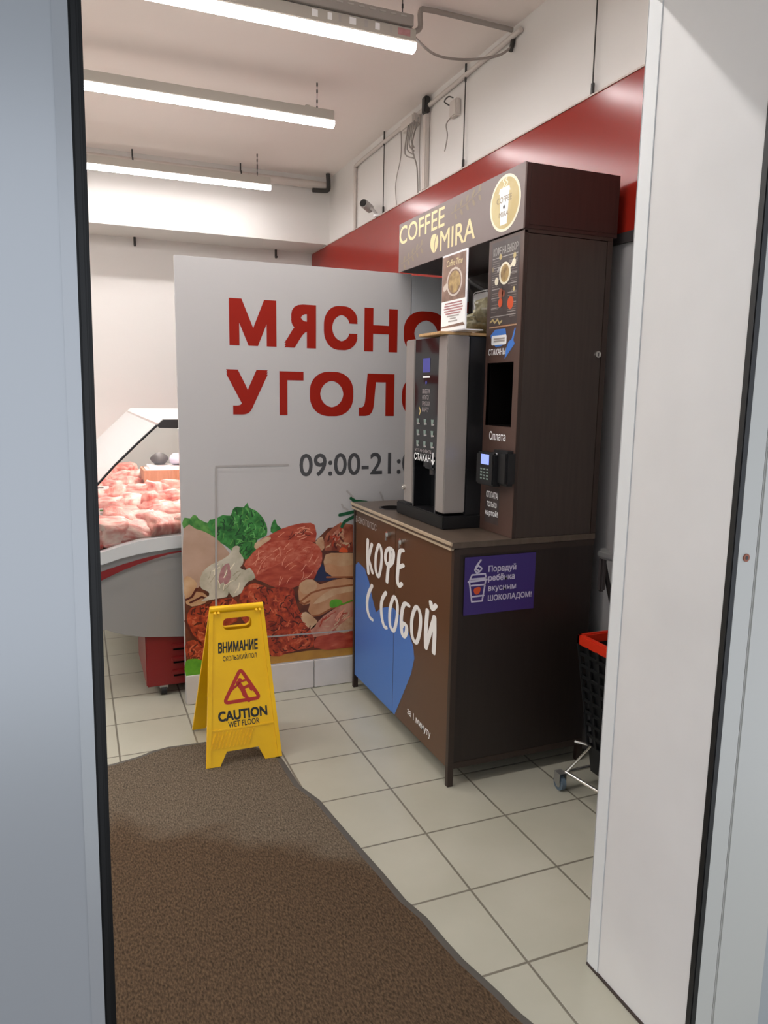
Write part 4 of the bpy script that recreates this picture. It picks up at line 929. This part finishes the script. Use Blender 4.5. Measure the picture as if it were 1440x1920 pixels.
for p, m_, rx in zip([(0.8992,2.098),(1.002,2.089),(0.9985,2.063),(0.8443,2.056),(0.8748,2.008),(0.9099,1.958),(0.9306,1.956),(0.9091,1.923),(0.9841,1.916),(1.006,1.966)], ('gold2', 'gold2', 'cream', 'golddim', 'cream', 'p_wing', 'p_wing', 'orange', 'orange', 'gold2'), (.010, .010, .014, .009, .014, .018, .012, .016, .022, .008)):
    mb.ell(C, p[0], p[1], rx, rx * 1.1, m_, 0.0014, 16)
mb.brush(C, [(0.8379,1.853),(0.8575,1.861),(0.8727,1.849),(0.8931,1.86),(0.9084,1.843),(0.925,1.852)], .004, .004, 'gold2', 0.0013)
mb.rect(C, pa0, pa1, 1.829, 1.834, 'p_fat', 0.0009)
mb.obj('coffee_poster', cf)
mb = MB()
mb.poly(C, [(0.8418,1.801),(0.8783,1.822),(0.9547,1.821),(0.9636,1.793),(0.9623,1.767),(0.929,1.755),(0.8871,1.753),(0.8571,1.771)], 'blue2', 0.0005)
mb.poly(C, rrect(*bx([(0.8514,1.798),(0.9661,1.761)]), .008), 'white', 0.0009)
mb.rect(C, *bx([(0.8687,1.788),(0.953,1.781)]), 'lightgrey', 0.0012); mb.rect(C, *bx([(0.8694,1.779),(0.9537,1.772)]), 'lightgrey', 0.0012)
mb.poly(C, [(1.022,1.819),(1.03,1.818),(1.016,1.774),(1.027,1.76),(0.957,1.704),(0.9654,1.744),(0.981,1.769),(1.003,1.778)], 'blue2', 0.0007)
a0, a1, b0, b1 = bx([(0.832,1.736),(0.9626,1.728)]); mb.text(C, 'СТАКАНЫ', a0, a1, 1.722, 1.747, 'white', 0.02, c=0.001)
mb.obj('cup_sticker', cf)
mb = MB()
a0, a1, b0, b1 = bx([(0.8618,1.398),(0.9878,1.403)]); mb.text(C, 'Оплата', a0, a1, 1.383, 1.418, 'white', 0.014, c=0.0006); mb.obj('payment_lettering', cf)
mb = MB()
a0, a1, b0, b1 = bx([(0.8484,1.192),(0.9677,1.028)])
mb.rect(C, 0.848, 0.958, 1.04, 1.19, 'posterdark', 0.0006)
mb.text(C, 'ОПЛАТА', 0.856, 0.948, 1.145, 1.172, 'white', 0.02, c=0.001); mb.text(C, 'ТОЛЬКО', 0.863, 0.942, 1.108, 1.130, 'white', 0.02, c=0.001); mb.text(C, 'картой!', 0.853, 0.952, 1.066, 1.096, 'white', 0.02, c=0.001)
mb.obj('card_only_sticker', cf)
# purple sticker on the cabinet side
mb = MB()
mb.poly(S, [(0.262, 0.712), (0.584, 0.712), (0.584, 0.944), (0.262, 0.944)], 'purple', 0.0030)
stx = mb.obj('purple_sticker', ks)
mb = MB()
def stroke(pts, w=.0032, m='lilac', cl=False): mb.brush(S, pts, w, w, m, 0.0034, cl)
stroke([(0.2848,0.8434),(0.2975,0.7652),(0.3439,0.7647),(0.3562,0.8425)])
stroke([(0.2805,0.8463),(0.3616,0.8497)], .0042); stroke([(0.2858,0.8534),(0.2948,0.8728),(0.3535,0.8732),(0.3595,0.8512)]); stroke([(0.2877,0.8557),(0.3599,0.8562)])
stroke([(0.2936,0.8301),(0.3539,0.83)]); stroke([(0.2996,0.7853),(0.3509,0.7865)])
stroke(smooth_line([(0.3155,0.8761),(0.3248,0.888),(0.309,0.8992),(0.3315,0.9302)], 5), .003); stroke(smooth_line([(0.3183,0.8772),(0.3372,0.8946),(0.3211,0.9109),(0.333,0.9288)], 5), .003); stroke(smooth_line([(0.3154,0.8799),(0.3065,0.8932),(0.3199,0.906)], 4), .003)
mb.poly(S, smooth_loop([(0.3041,0.8115),(0.3135,0.8208),(0.3332,0.8204),(0.3325,0.8014),(0.3189,0.7924),(0.3088,0.7984)], 3), 'orange', 0.0036)
mb.obj('cup_drawing', stx)
mb = MB()
for tx, pts, hh in (('Порадуй', [(0.3679,0.8796),(0.4938,0.8802)], .026), ('ребёнка', [(0.3684,0.8428),(0.4884,0.842)], .026), ('вкусным', [(0.3693,0.802),(0.4963,0.8012)], .019), ('ШОКОЛАДОМ!', [(0.3698,0.7571),(0.5714,0.754)], .028)):
    a0, a1, b0, b1 = bx(pts); bb_ = pts[0][1] - (.007 if tx in ('Порадуй', 'ребёнка', 'вкусным') else 0)
    mb.text(S, tx, a0, a1, bb_, bb_ + hh + (.007 if tx != 'ШОКОЛАДОМ!' else 0), 'lilac', 0.02, c=0.0034)
mb.obj('sticker_lettering', stx)
# header signboard
mb = MB(); mb.box(0.466, 0.888, -1.065, 0.096, 2.176, 2.406, 'wenge3', 0.001); mb.box(0.484, 0.872, -1.0665, -1.06, 2.19, 2.392, 'wenge3', 0.001); mb.obj('header_box', ks)
mb = MB(); mb.box(0.460, 0.4665, -1.065, 0.096, 2.174, 2.408, 'sign', 0.0008); sg_ = mb.obj('signboard', ks)
mb = MB()
fl = [(-0.0671,2.313),(0.4341,2.293)]
a0, a1 = fl[0][0], fl[1][0]
mb.text(H, 'COFFEE', -0.088, 0.415, 2.305, 2.392, 'gold', 0.008, c=0.0005)
mb.text(H, 'MIRA', 0.375, 0.698, 2.203, 2.290, 'gold', 0.008, c=0.0005)
mb.poly(H, smooth_loop([(0.285, 2.225), (0.275, 2.255), (0.287, 2.284), (0.318, 2.288), (0.345, 2.278), (0.356, 2.25), (0.345, 2.222), (0.315, 2.205)], 3), 'gold', 0.0006)
mb.brush(H, [(0.315, 2.205), (0.320, 2.25), (0.345, 2.29)], .003, .003, 'sign', 0.0009)
mb.obj('sign_lettering', sg_)
mb = MB()
def sprig(base, tip, n, m, s=1):
    (x0, y0), (x1, y1) = base, tip
    mb.brush(H, [base, ((x0 + x1) / 2, (y0 + y1) / 2 - .012), tip], .003, .002, m, 0.0006)
    for k in range(n):
        t = (k + .5) / n; x = x0 + (x1 - x0) * t; y = y0 + (y1 - y0) * t - .008
        mb.ell(H, x + .012, y + .020, .016, .008, m, 0.0007, 14, rot=1.0); mb.ell(H, x + .016, y - .018, .016, .008, m, 0.0007, 14, rot=-.9)
sprig((0.48, 2.345), (0.74, 2.385), 5, 'golddim')
sprig((-0.06, 2.212), (0.19, 2.268), 5, 'golddim')
mb.obj('leaf_sprigs', sg_)
mb = MB()
ec = [(0.928,2.287)][0]; er = 0.112; ez = 0.104
mb.ell(H, ec[0] , 2.291, er, ez, 'cream', 0.0006, 40); mb.ell(H, ec[0], 2.291, er * .9, ez * .9, 'gold2', 0.0009, 40)
cx = ec[0] - .005
mb.poly(H, [(cx - .036, 2.335), (cx + .036, 2.335), (cx + .024, 2.213), (cx - .024, 2.213)], 'white', 0.0012)
mb.poly(H, [(cx - .042, 2.332), (cx + .042, 2.332), (cx + .034, 2.350), (cx - .034, 2.350)], 'white', 0.0014)
mb.text(H, 'COFFEE', cx - .055, cx + .055, 2.295, 2.318, 'golddim', 0.0, c=0.0017); mb.text(H, 'MIRA', cx - .035, cx + .035, 2.243, 2.262, 'golddim', 0.0, c=0.0017)
mb.ell(H, cx, 2.278, .007, .007, 'blacktext', 0.0017, 14)
for dx in (-.012, .008): mb.brush(H, smooth_line([(cx + dx, 2.352), (cx + dx + .012, 2.365), (cx + dx - .002, 2.375), (cx + dx + .008, 2.385)], 4), .003, .002, 'cream', 0.0012)
mb.obj('round_emblem', sg_)

# ------------------------------------------------------------------ coffee machine in the bay
XM, Y0, Y1 = 0.292, -0.809, -0.322
PM = plane((XM, 0, 0), PY, PZ)
cmx = thing('coffee_machine', 'black and silver coffee vending machine standing in the kiosk bay', 'coffee machine', (0.5, -0.6, 1.005))
mb = MB(); mb.box(XM, 0.80, Y0, Y1, 1.0056, 1.062, 'black', 0.004); mb.obj('base', cmx)
mb = MB(); mb.box(0.392, 0.80, Y0 + 0.002, Y1 - 0.07, 1.062, 1.797, 'black', 0.004); mb.obj('body', cmx)
mb = MB(); mb.box(XM, 0.392, Y0, -0.729, 1.074, 1.800, 'silver', 0.004); mb.obj('silver_pillar', cmx)
mb = MB(); mb.box(XM, 0.392, -0.492, -0.400, 1.074, 1.800, 'silver', 0.004); mb.obj('silver_pillar', cmx)
mb = MB(); mb.box(XM + 0.004, 0.392, -0.729, -0.492, 1.30, 1.797, 'blackglass', 0.001); mb.box(XM + 0.09, 0.392, -0.729, -0.492, 1.062, 1.30, 'black'); mb.box(XM + 0.004, 0.392, -0.729, -0.715, 1.062, 1.30, 'blackglass'); mb.box(XM + 0.004, 0.392, -0.506, -0.492, 1.062, 1.30, 'blackglass')
fp = mb.obj('front_panel', cmx)
mb = MB(); mb.box(XM + 0.02, XM + 0.09, -0.66, -0.56, 1.24, 1.30, 'blackglass', 0.008); mb.cyl((XM + 0.05, -0.61, 1.215), (XM + 0.05, -0.61, 1.245), 0.018, 'dark_trim', 16); mb.obj('outlet_nozzle', fp)
mb = MB(); PMg = plane((XM + 0.0035, 0, 0), PY, PZ)
mb.rect(PMg, 0.575, 0.645, 1.655, 1.715, 'screendim', 0.0006); mb.obj('screen', fp)
mb = MB()
mb.rect(PMg, 0.575, 0.645, 1.632, 1.640, 'white', 0.0006)
mb.ell(PMg, 0.61, 1.612, .008, .008, 'screendim', 0.0006, 14)
M['dimtext'] = mat('dim_white_print', (160, 150, 150), 0.5)
for k, tx in enumerate(('ВЫБЕРИ', 'НАПИТОК', 'ПРИЛОЖИ', 'КАРТУ')):
    mb.text(PMg, tx, 0.575, 0.65 - .008 * (k % 2), 1.566 - .026 * k, 1.585 - .026 * k, 'dimtext', 0.012, c=0.0006)
M['keyprint'] = mat('green_grey_print', (120, 136, 128), 0.5)
for r_ in range(3):
    for c_ in range(3):
        ax_ = 0.535 + c_ * 0.072; zz = 1.445 - r_ * 0.048
        mb.poly(PMg, [(ax_ - .013, zz + .012), (ax_ + .013, zz + .012), (ax_ + .008, zz - .014), (ax_ - .008, zz - .014)], 'keyprint', 0.0006)
        mb.rect(PMg, ax_ - .006, ax_ + .02, zz - .012, zz - .006, 'dimtext', 0.0009)
mb.brush(PMg, [(0.545, 1.505), (0.56, 1.49), (0.548, 1.475)], .004, .004, 'gold2', 0.0006)
mb.text(PMg, 'УСТАНОВИТЕ', 0.51, 0.68, 1.312, 1.326, 'dimtext', 0.01, c=0.0008); mb.text(PMg, 'СТАКАН', 0.505, 0.672, 1.262 + .012, 1.306, 'white', 0.02, c=0.0008)
mb.brush(PMg, [(0.695, 1.315), (0.695, 1.27), (0.682, 1.285)], .004, .004, 'white', 0.0008); mb.brush(PMg, [(0.695, 1.27), (0.708, 1.285)], .004, .004, 'white', 0.0008)
mb.obj('front_print', fp)
mb = MB(); mb.cyl((XM + .002, -0.411, 1.138), (XM - 0.010, -0.411, 1.138), 0.0125, 'chrome', 16); mb.cyl((XM - .009, -0.411, 1.138), (XM - 0.013, -0.411, 1.138), 0.006, 'chrome', 12); mb.obj('door_lock', cmx)

# card terminal on the column
ct_ = thing('card_terminal', 'black card payment terminal with a lit blue screen fixed to the kiosk column', 'card terminal', (0.45, -0.92, 1.25))
rt = Matrix.Translation((0.43, -0.91, 1.26)) @ Matrix.Rotation(0.35, 4, 'Z') @ Matrix.Translation((-0.43, 0.91, -1.26))
tmq = [(0.7565,1.329),(1.001,1.202)]
kq = bx([(0.8773,1.338),(1.008,1.207)]); sq_ = bx([(0.9209,1.331),(0.9835,1.291)]); kk = bx([(0.9134,1.278),(0.9852,1.228)]); hq = bx([(0.9569,1.351),(1.079,1.214)])
mb = MB(); mb.box(0.42, 0.466, -hq[1], -hq[0], hq[2], hq[3], 'black', 0.010); mb.obj('housing', ct_)
mb = MB(); mb.box(0.40, 0.445, -kq[1] - .006, -kq[0], kq[2], kq[3], 'black', 0.007); kp = mb.obj('keypad_unit', ct_)
PT = plane((0.3995, 0, 0), PY, PZ)
mb = MB(); mb.rect(PT, *sq_, 'screen', 0.0006); mb.obj('screen', kp)
dw = (kk[1] - kk[0]) / 3; dh = (kk[3] - kk[2]) / 4
for r_ in range(4):
    for c_ in range(3):
        mb = MB(); mb.rect(PT, kk[0] + (c_ + .2) * dw, kk[0] + (c_ + .8) * dw, kk[3] - (r_ + .75) * dh, kk[3] - (r_ + .3) * dh, 'keyprint', 0.001, 0.0); mb.obj('key', kp)
ip = [(1.005,1.335)][0]
mb = MB(); mb.cyl((0.4205, -ip[0], ip[1]), (0.4185, -ip[0], ip[1]), 0.005, 'white', 12); mb.obj('indicator', ct_)

# things on top of the machine
wb = MB(); wb.box(0.26, 0.52, -0.80, -0.60, 1.801, 1.813, 'wood', 0.002); wb.obj('wooden_board', label='thin light wooden board lying on top of the coffee machine', cat='board')
PO = plane((0.32, 0, 0), PY, PZ)
pa = [(0.6844,2.119),(0.9014,2.122),(0.902,1.82),(0.6867,1.833)]
qa0 = (pa[0][0] + pa[3][0]) / 2; qa1 = (pa[1][0] + pa[2][0]) / 2; qb0, qb1 = 1.8145, (pa[0][1] + pa[1][1]) / 2
ph = thing('poster_stand', 'acrylic stand with a brown and white coffee notice on top of the coffee machine', 'notice stand', (0.33, -(qa0 + qa1) / 2, 1.8135))
M['acrylic'] = mat('clear_acrylic_edge', (236, 236, 240), 0.15)
mb = MB(); mb.box(0.3205, 0.324, -qa1, -qa0, qb0, qb1, 'acrylic', 0.0008); mb.box(0.3205, 0.40, -qa1, -qa0, qb0 - 0.0008, qb0 + 0.003, 'acrylic', 0.0008); mb.obj('acrylic_holder', ph)
mb = MB()
M['posterbrown'] = mat('brown_poster_print', (112, 84, 70), 0.5, rgb2=(150, 120, 104), scale=18)
pw = qa1 - qa0; hh = qb1 - qb0
mb.rect(PO, qa0 + .004, qa1 - .012, qb0 + hh * .40, qb1 - .008, 'posterbrown', 0.0006)
mb.rect(PO, qa0 + .004, qa1 - .006, qb0 + .004, qb0 + hh * .40, 'white', 0.0006)
mb.poly(PO, [(qa0 + .004, qb0 + hh * .055), (qa0 + .004, qb0 + hh * .075), (qa1 - .02, qb0 + hh * .10), (qa1 - .006, qb0 + hh * .06)], 'posterbrown', 0.0010)
mb.text(PO, 'Coffee Time', qa0 + pw * .2, qa0 + pw * .82, qb0 + hh * .84, qb0 + hh * .92, 'gold', 0.0, 0.3, c=0.0012)
M['softwhite'] = mat('faded_white_print', (206, 192, 180), 0.5)
cxp, czp = qa0 + pw * .52, qb0 + hh * .63
mb.brush(PO, [(cxp + .062 * math.cos(t * .3), czp + .052 * math.sin(t * .3)) for t in range(21)], .005, .004, 'softwhite', 0.0012, True)
mb.ell(PO, cxp, czp, .05, .042, 'coffeeprint', 0.0010); mb.brush(PO, [(cxp - .065, czp - .01), (cxp - .085, czp - .018)], .012, .012, 'softwhite', 0.0014)
for k in range(8):
    zz = qb0 + hh * (.365 - .033 * k); w_ = (.34, .36, .38, .36, .30, .24, .12, .18)[k]
    mb.rect(PO, qa0 + pw * (.5 - w_), qa0 + pw * (.5 + w_), zz - .0028, zz + .0028, 'p_pink' if k < 5 else 'lightgrey', 0.0012)
mb.obj('printed_notice', ph)
bgm = MB(); bgm.blob((0.55, -0.695, 1.868), (0.115, 0.075, 0.055), 'bag', 4, 4, .35, 2.6)
bgm.blob((0.50, -0.745, 1.905), (0.055, 0.04, 0.05), 'bag', 8, 3, .45, 2.8)
bgm.obj('plastic_bag', label='crumpled olive plastic bag on top of the coffee machine', cat='bag')

# ------------------------------------------------------------------ wet floor sign
Ls = math.hypot(.205, .635)
G = plane((0, -0.598, 0), PX, (0, .205, .635))
ws = thing('wet_floor_sign', 'yellow folding wet floor caution sign standing at the mat corner', 'floor sign', (-0.49, -0.39, 0.0))
gz = 0.011  # stands on the mat pile
bl_, br_ = -0.664, -0.342; tl_, tr_ = -0.606, -0.372
def lerp(a, b, t): return a + (b - a) * t
out_ = [(bl_, 0.012), (-0.606, 0.012), (-0.575, 0.068), (-0.44, 0.068), (-0.415, 0.012), (br_, 0.012), (tr_, Ls - .004), (tl_, Ls - .004)]
slot = rrect(-0.553, -0.428, 0.572, 0.622, .02, 4)
mb = MB(); mb.poly(G, [out_, slot], 'yellow', 0.0, -0.014)
# raised frame: side ribs and hinge bar
def edge_x(v, side): t = v / Ls; return lerp(bl_, tl_, t) if side < 0 else lerp(br_, tr_, t)
for sd_ in (-1, 1):
    w_ = .017 * -sd_
    mb.poly(G, [(edge_x(.014, sd_), .014), (edge_x(Ls - .01, sd_), Ls - .01), (edge_x(Ls - .01, sd_) + w_, Ls - .01), (edge_x(.014, sd_) + w_, .014)][::(1 if sd_ > 0 else -1)], 'yellow', 0.004, 0.0)
mb.poly(G, [(edge_x(.155, -1) + .017, .155), (edge_x(.155, 1) - .017, .155), (edge_x(.161, 1) - .017, .161), (edge_x(.161, -1) + .017, .161)], 'yellow', 0.003, 0.0)
for k in range(11):
    x = -0.64 + k * .0155
    mb.poly(G, [(x, .085), (x + .004, .085), (x + .030, .150), (x + .026, .150)], 'yellow', 0.005, 0.0)
mb.obj('front_panel', ws)
G2 = plane((0, -0.182, 0), (-1, 0, 0), (0, -.205, .635))
mb = MB(); mirror = [(-x, v) for x, v in out_][::-1]
mb.poly(G2, [mirror, [(-x, v) for x, v in slot][::-1]], 'yellow', 0.0, -0.014); mb.obj('back_panel', ws)
mb = MB(); mb.tube([(tl_ + .002, -0.39, 0.630), (tr_ - .002, -0.39, 0.630)], 0.016, 'yellow', 14)
for x in (tl_ + .02, tl_ + .035, tr_ - .02, tr_ - .035): mb.tube([(x, -0.409, 0.618), (x, -0.413, 0.622)], .006, 'yellow', 8)
mb.obj('hinge_bar', ws)
mb = MB()
for tx, pts, hh in (('ВНИМАНИЕ', [(-0.582,0.4741),(-0.4082,0.4749)], .046), ('СКОЛЬЗКИЙ ПОЛ', [(-0.5637,0.4411),(-0.418,0.4383)], .026), ('CAUTION', [(-0.6012,0.1905),(-0.3912,0.1901)], .042), ('WET FLOOR', [(-0.5616,0.1625),(-0.4285,0.1608)], .025)):
    mb.text(G, tx, pts[0][0], pts[1][0], (pts[0][1] + pts[1][1]) / 2 + .002, (pts[0][1] + pts[1][1]) / 2 + .002 + hh, 'blacktext', 0.035 if hh > .03 else .012, shear=.12 if tx == 'ВНИМАНИЕ' else 0, c=0.0008)
mb.obj('black_lettering', ws)
mb = MB()
tri = [(-0.4929,0.4016),(-0.4175,0.27),(-0.5723,0.2669)]
def rtri(T, r):
    cx = sum(p[0] for p in T) / 3; cy = sum(p[1] for p in T) / 3
    out = []
    for i in range(3):
        p = T[i]; a = T[i - 1]; b = T[(i + 1) % 3]
        for t in (0, .25, .5, .75, 1):
            da = Vector((a[0] - p[0], a[1] - p[1])).normalized() * r; db = Vector((b[0] - p[0], b[1] - p[1])).normalized() * r
            P0 = Vector(p) + da; P2 = Vector(p) + db
            q_ = P0.lerp(Vector(p), t).lerp(Vector(p).lerp(P2, t), t); out.append((q_.x, q_.y))
    return out
mb.brush(G, rtri(tri, .02), .0075, .0075, 'signred', 0.0008, True)
mb.ell(G, *[(-0.4994,0.355)][0], .009, .009, 'signred', 0.0012, 16)
for pts, w_ in (([(-0.5066,0.3436),(-0.49,0.3148),(-0.4815,0.289)], .010), ([(-0.5021,0.3472),(-0.4766,0.3521),(-0.4597,0.352)], .0045), ([(-0.5048,0.3393),(-0.5289,0.324),(-0.5401,0.3133)], .0045), ([(-0.4876,0.3186),(-0.4617,0.3275),(-0.4512,0.3096)], .0065), ([(-0.485,0.2977),(-0.474,0.2778),(-0.4666,0.2644)], .0075)):
    mb.brush(G, pts, w_, w_, 'signred', 0.0010)
mb.obj('slipping_pictogram', ws)

# ------------------------------------------------------------------ basket trolley beside the kiosk
tq = thing('basket_trolley', 'wheeled trolley with a deep black basket and orange-red rim beside the kiosk', 'trolley', (0.80, -1.42, 0))
X0, X1, Y0b, Y1b = 0.705, 0.935, -1.68, -1.21    # rim outline
xb0, xb1, yb0, yb1 = 0.755, 0.90, -1.62, -1.27   # foot outline
ZT, ZB = 0.635, 0.075
mb = MB()
def lev(t): return lerp(xb0, X0, t), lerp(xb1, X1, t), lerp(yb0, Y0b, t), lerp(yb1, Y1b, t), lerp(ZB, ZT - .03, t)
def face_grid(m_, pA, pB, qA, qB, cols, rws, w):
    # open lattice between bottom edge pA-pB and top edge qA-qB
    pA, pB, qA, qB = map(Vector, (pA, pB, qA, qB))
    nrm = (pB - pA).cross(qA - pA).normalized()
    def bar(a, b):
        d = (b - a).normalized(); s_ = d.cross(nrm).normalized() * w; th = nrm * .003
        m_.add([a - s_ - th, a + s_ - th, b + s_ - th, b - s_ - th, a - s_ + th, a + s_ + th, b + s_ + th, b - s_ + th], [(0, 1, 2, 3), (4, 7, 6, 5), (0, 4, 5, 1), (1, 5, 6, 2), (2, 6, 7, 3), (3, 7, 4, 0)], 'basket')
    for k in range(cols + 1):
        t = k / cols; bar(pA.lerp(pB, t), qA.lerp(qB, t))
    for k in range(rws + 1):
        t = k / rws; bar(pA.lerp(qA, t), pB.lerp(qB, t))
tl0 = 0.2
l0 = lev(tl0); l1 = lev(1.0); lb = lev(0)
def corners(l): x0, x1, y0, y1, z = l; return [(x0, y1, z), (x0, y0, z), (x1, y0, z), (x1, y1, z)]
c0_, c1_, cb2 = corners(l0), corners(l1), corners(lb)
for i in range(4):
    j = (i + 1) % 4
    face_grid(mb, c0_[i], c0_[j], c1_[i], c1_[j], 8 if i % 2 == 0 else 5, 9, .006)
mb.add(cb2 + c0_, [(0, 1, 2, 3)] + [(j, i, i + 4, j + 4) for i, j in ((0, 1), (1, 2), (2, 3), (3, 0))], 'basket')
# a liner wall a little inside keeps the basket dark
ins = [(x + (.012 if x < .82 else -.012), y + (.012 if y < -1.44 else -.012), z) for x, y, z in c0_]; inst = [(x + (.012 if x < .82 else -.012), y + (.012 if y < -1.44 else -.012), z) for x, y, z in c1_]
mb.add(ins + inst, [(j, i, i + 4, j + 4) for i, j in ((0, 1), (1, 2), (2, 3), (3, 0))], 'basket')
mb.obj('basket', tq)
mb = MB()
def ringbox(m_, x0, x1, y0, y1, z0, z1, w, m):
    m_.box(x0, x0 + w, y0, y1, z0, z1, m, .005); m_.box(x1 - w, x1, y0, y1, z0, z1, m, .005); m_.box(x0, x1, y0, y0 + w, z0, z1, m, .005); m_.box(x0, x1, y1 - w, y1, z0, z1, m, .005)
ringbox(mb, X0 - .006, X1 + .006, Y0b - .006, Y1b + .006, ZT - .042, ZT, .022, 'redplastic'); mb.obj('rim', tq)
mb = MB()
r_ = .0075
mb.tube([(0.70, -1.23, 0.192), (0.728, -1.26, 0.19), (0.745, -1.275, 0.185), (0.655, -1.245, 0.075)], .006, 'chrome', 10)
mb.tube([(0.655, -1.243, 0.075), (0.69, -1.36, 0.062), (0.72, -1.52, 0.06), (0.74, -1.66, 0.062)], .008, 'chrome', 10)
mb.tube([(0.655, -1.243, 0.075), (0.93, -1.235, 0.075)], .007, 'chrome', 10); mb.tube([(0.74, -1.66, 0.062), (0.93, -1.66, 0.065)], .007, 'chrome', 10)
mb.tube([(0.93, -1.235, 0.075), (0.93, -1.66, 0.065)], .007, 'chrome', 10)
mb.obj('wire_frame', tq)
for x, y in ((0.635, -1.235), (0.925, -1.225), (0.745, -1.68), (0.925, -1.68)):
    mb = MB(); mb.cyl((x - .010, y, .030), (x + .010, y, .030), .030, 'tire', 22); mb.cyl((x - .0115, y, .030), (x + .0115, y, .030), .017, 'steel', 16)
    mb.add([(x - .016, y - .018, .03), (x - .016, y + .018, .03), (x - .016, y + .02, .075), (x - .016, y - .02, .075), (x + .016, y - .018, .03), (x + .016, y + .018, .03), (x + .016, y + .02, .075), (x + .016, y - .02, .075)], [(0, 1, 2, 3), (4, 7, 6, 5), (3, 2, 6, 7)], 'steel')
    mb.obj('castor', tq)
mb = MB(); mb.tube([(0.92, -1.22, 0.08), (0.90, -1.21, 0.60), (0.80, -1.205, 0.945)], .010, 'black', 10); mb.tube([(0.92, -1.64, 0.08), (0.90, -1.64, 0.60), (0.80, -1.64, 0.945)], .010, 'black', 10); mb.obj('handle_post', tq)
mb = MB(); mb.box(0.775, 0.815, -1.65, -1.195, 0.935, 0.975, 'steel', .012); mb.box(0.785, 0.812, -1.225, -1.195, 0.80, 0.94, 'dark_trim', .008); mb.obj('handle_bar', tq)
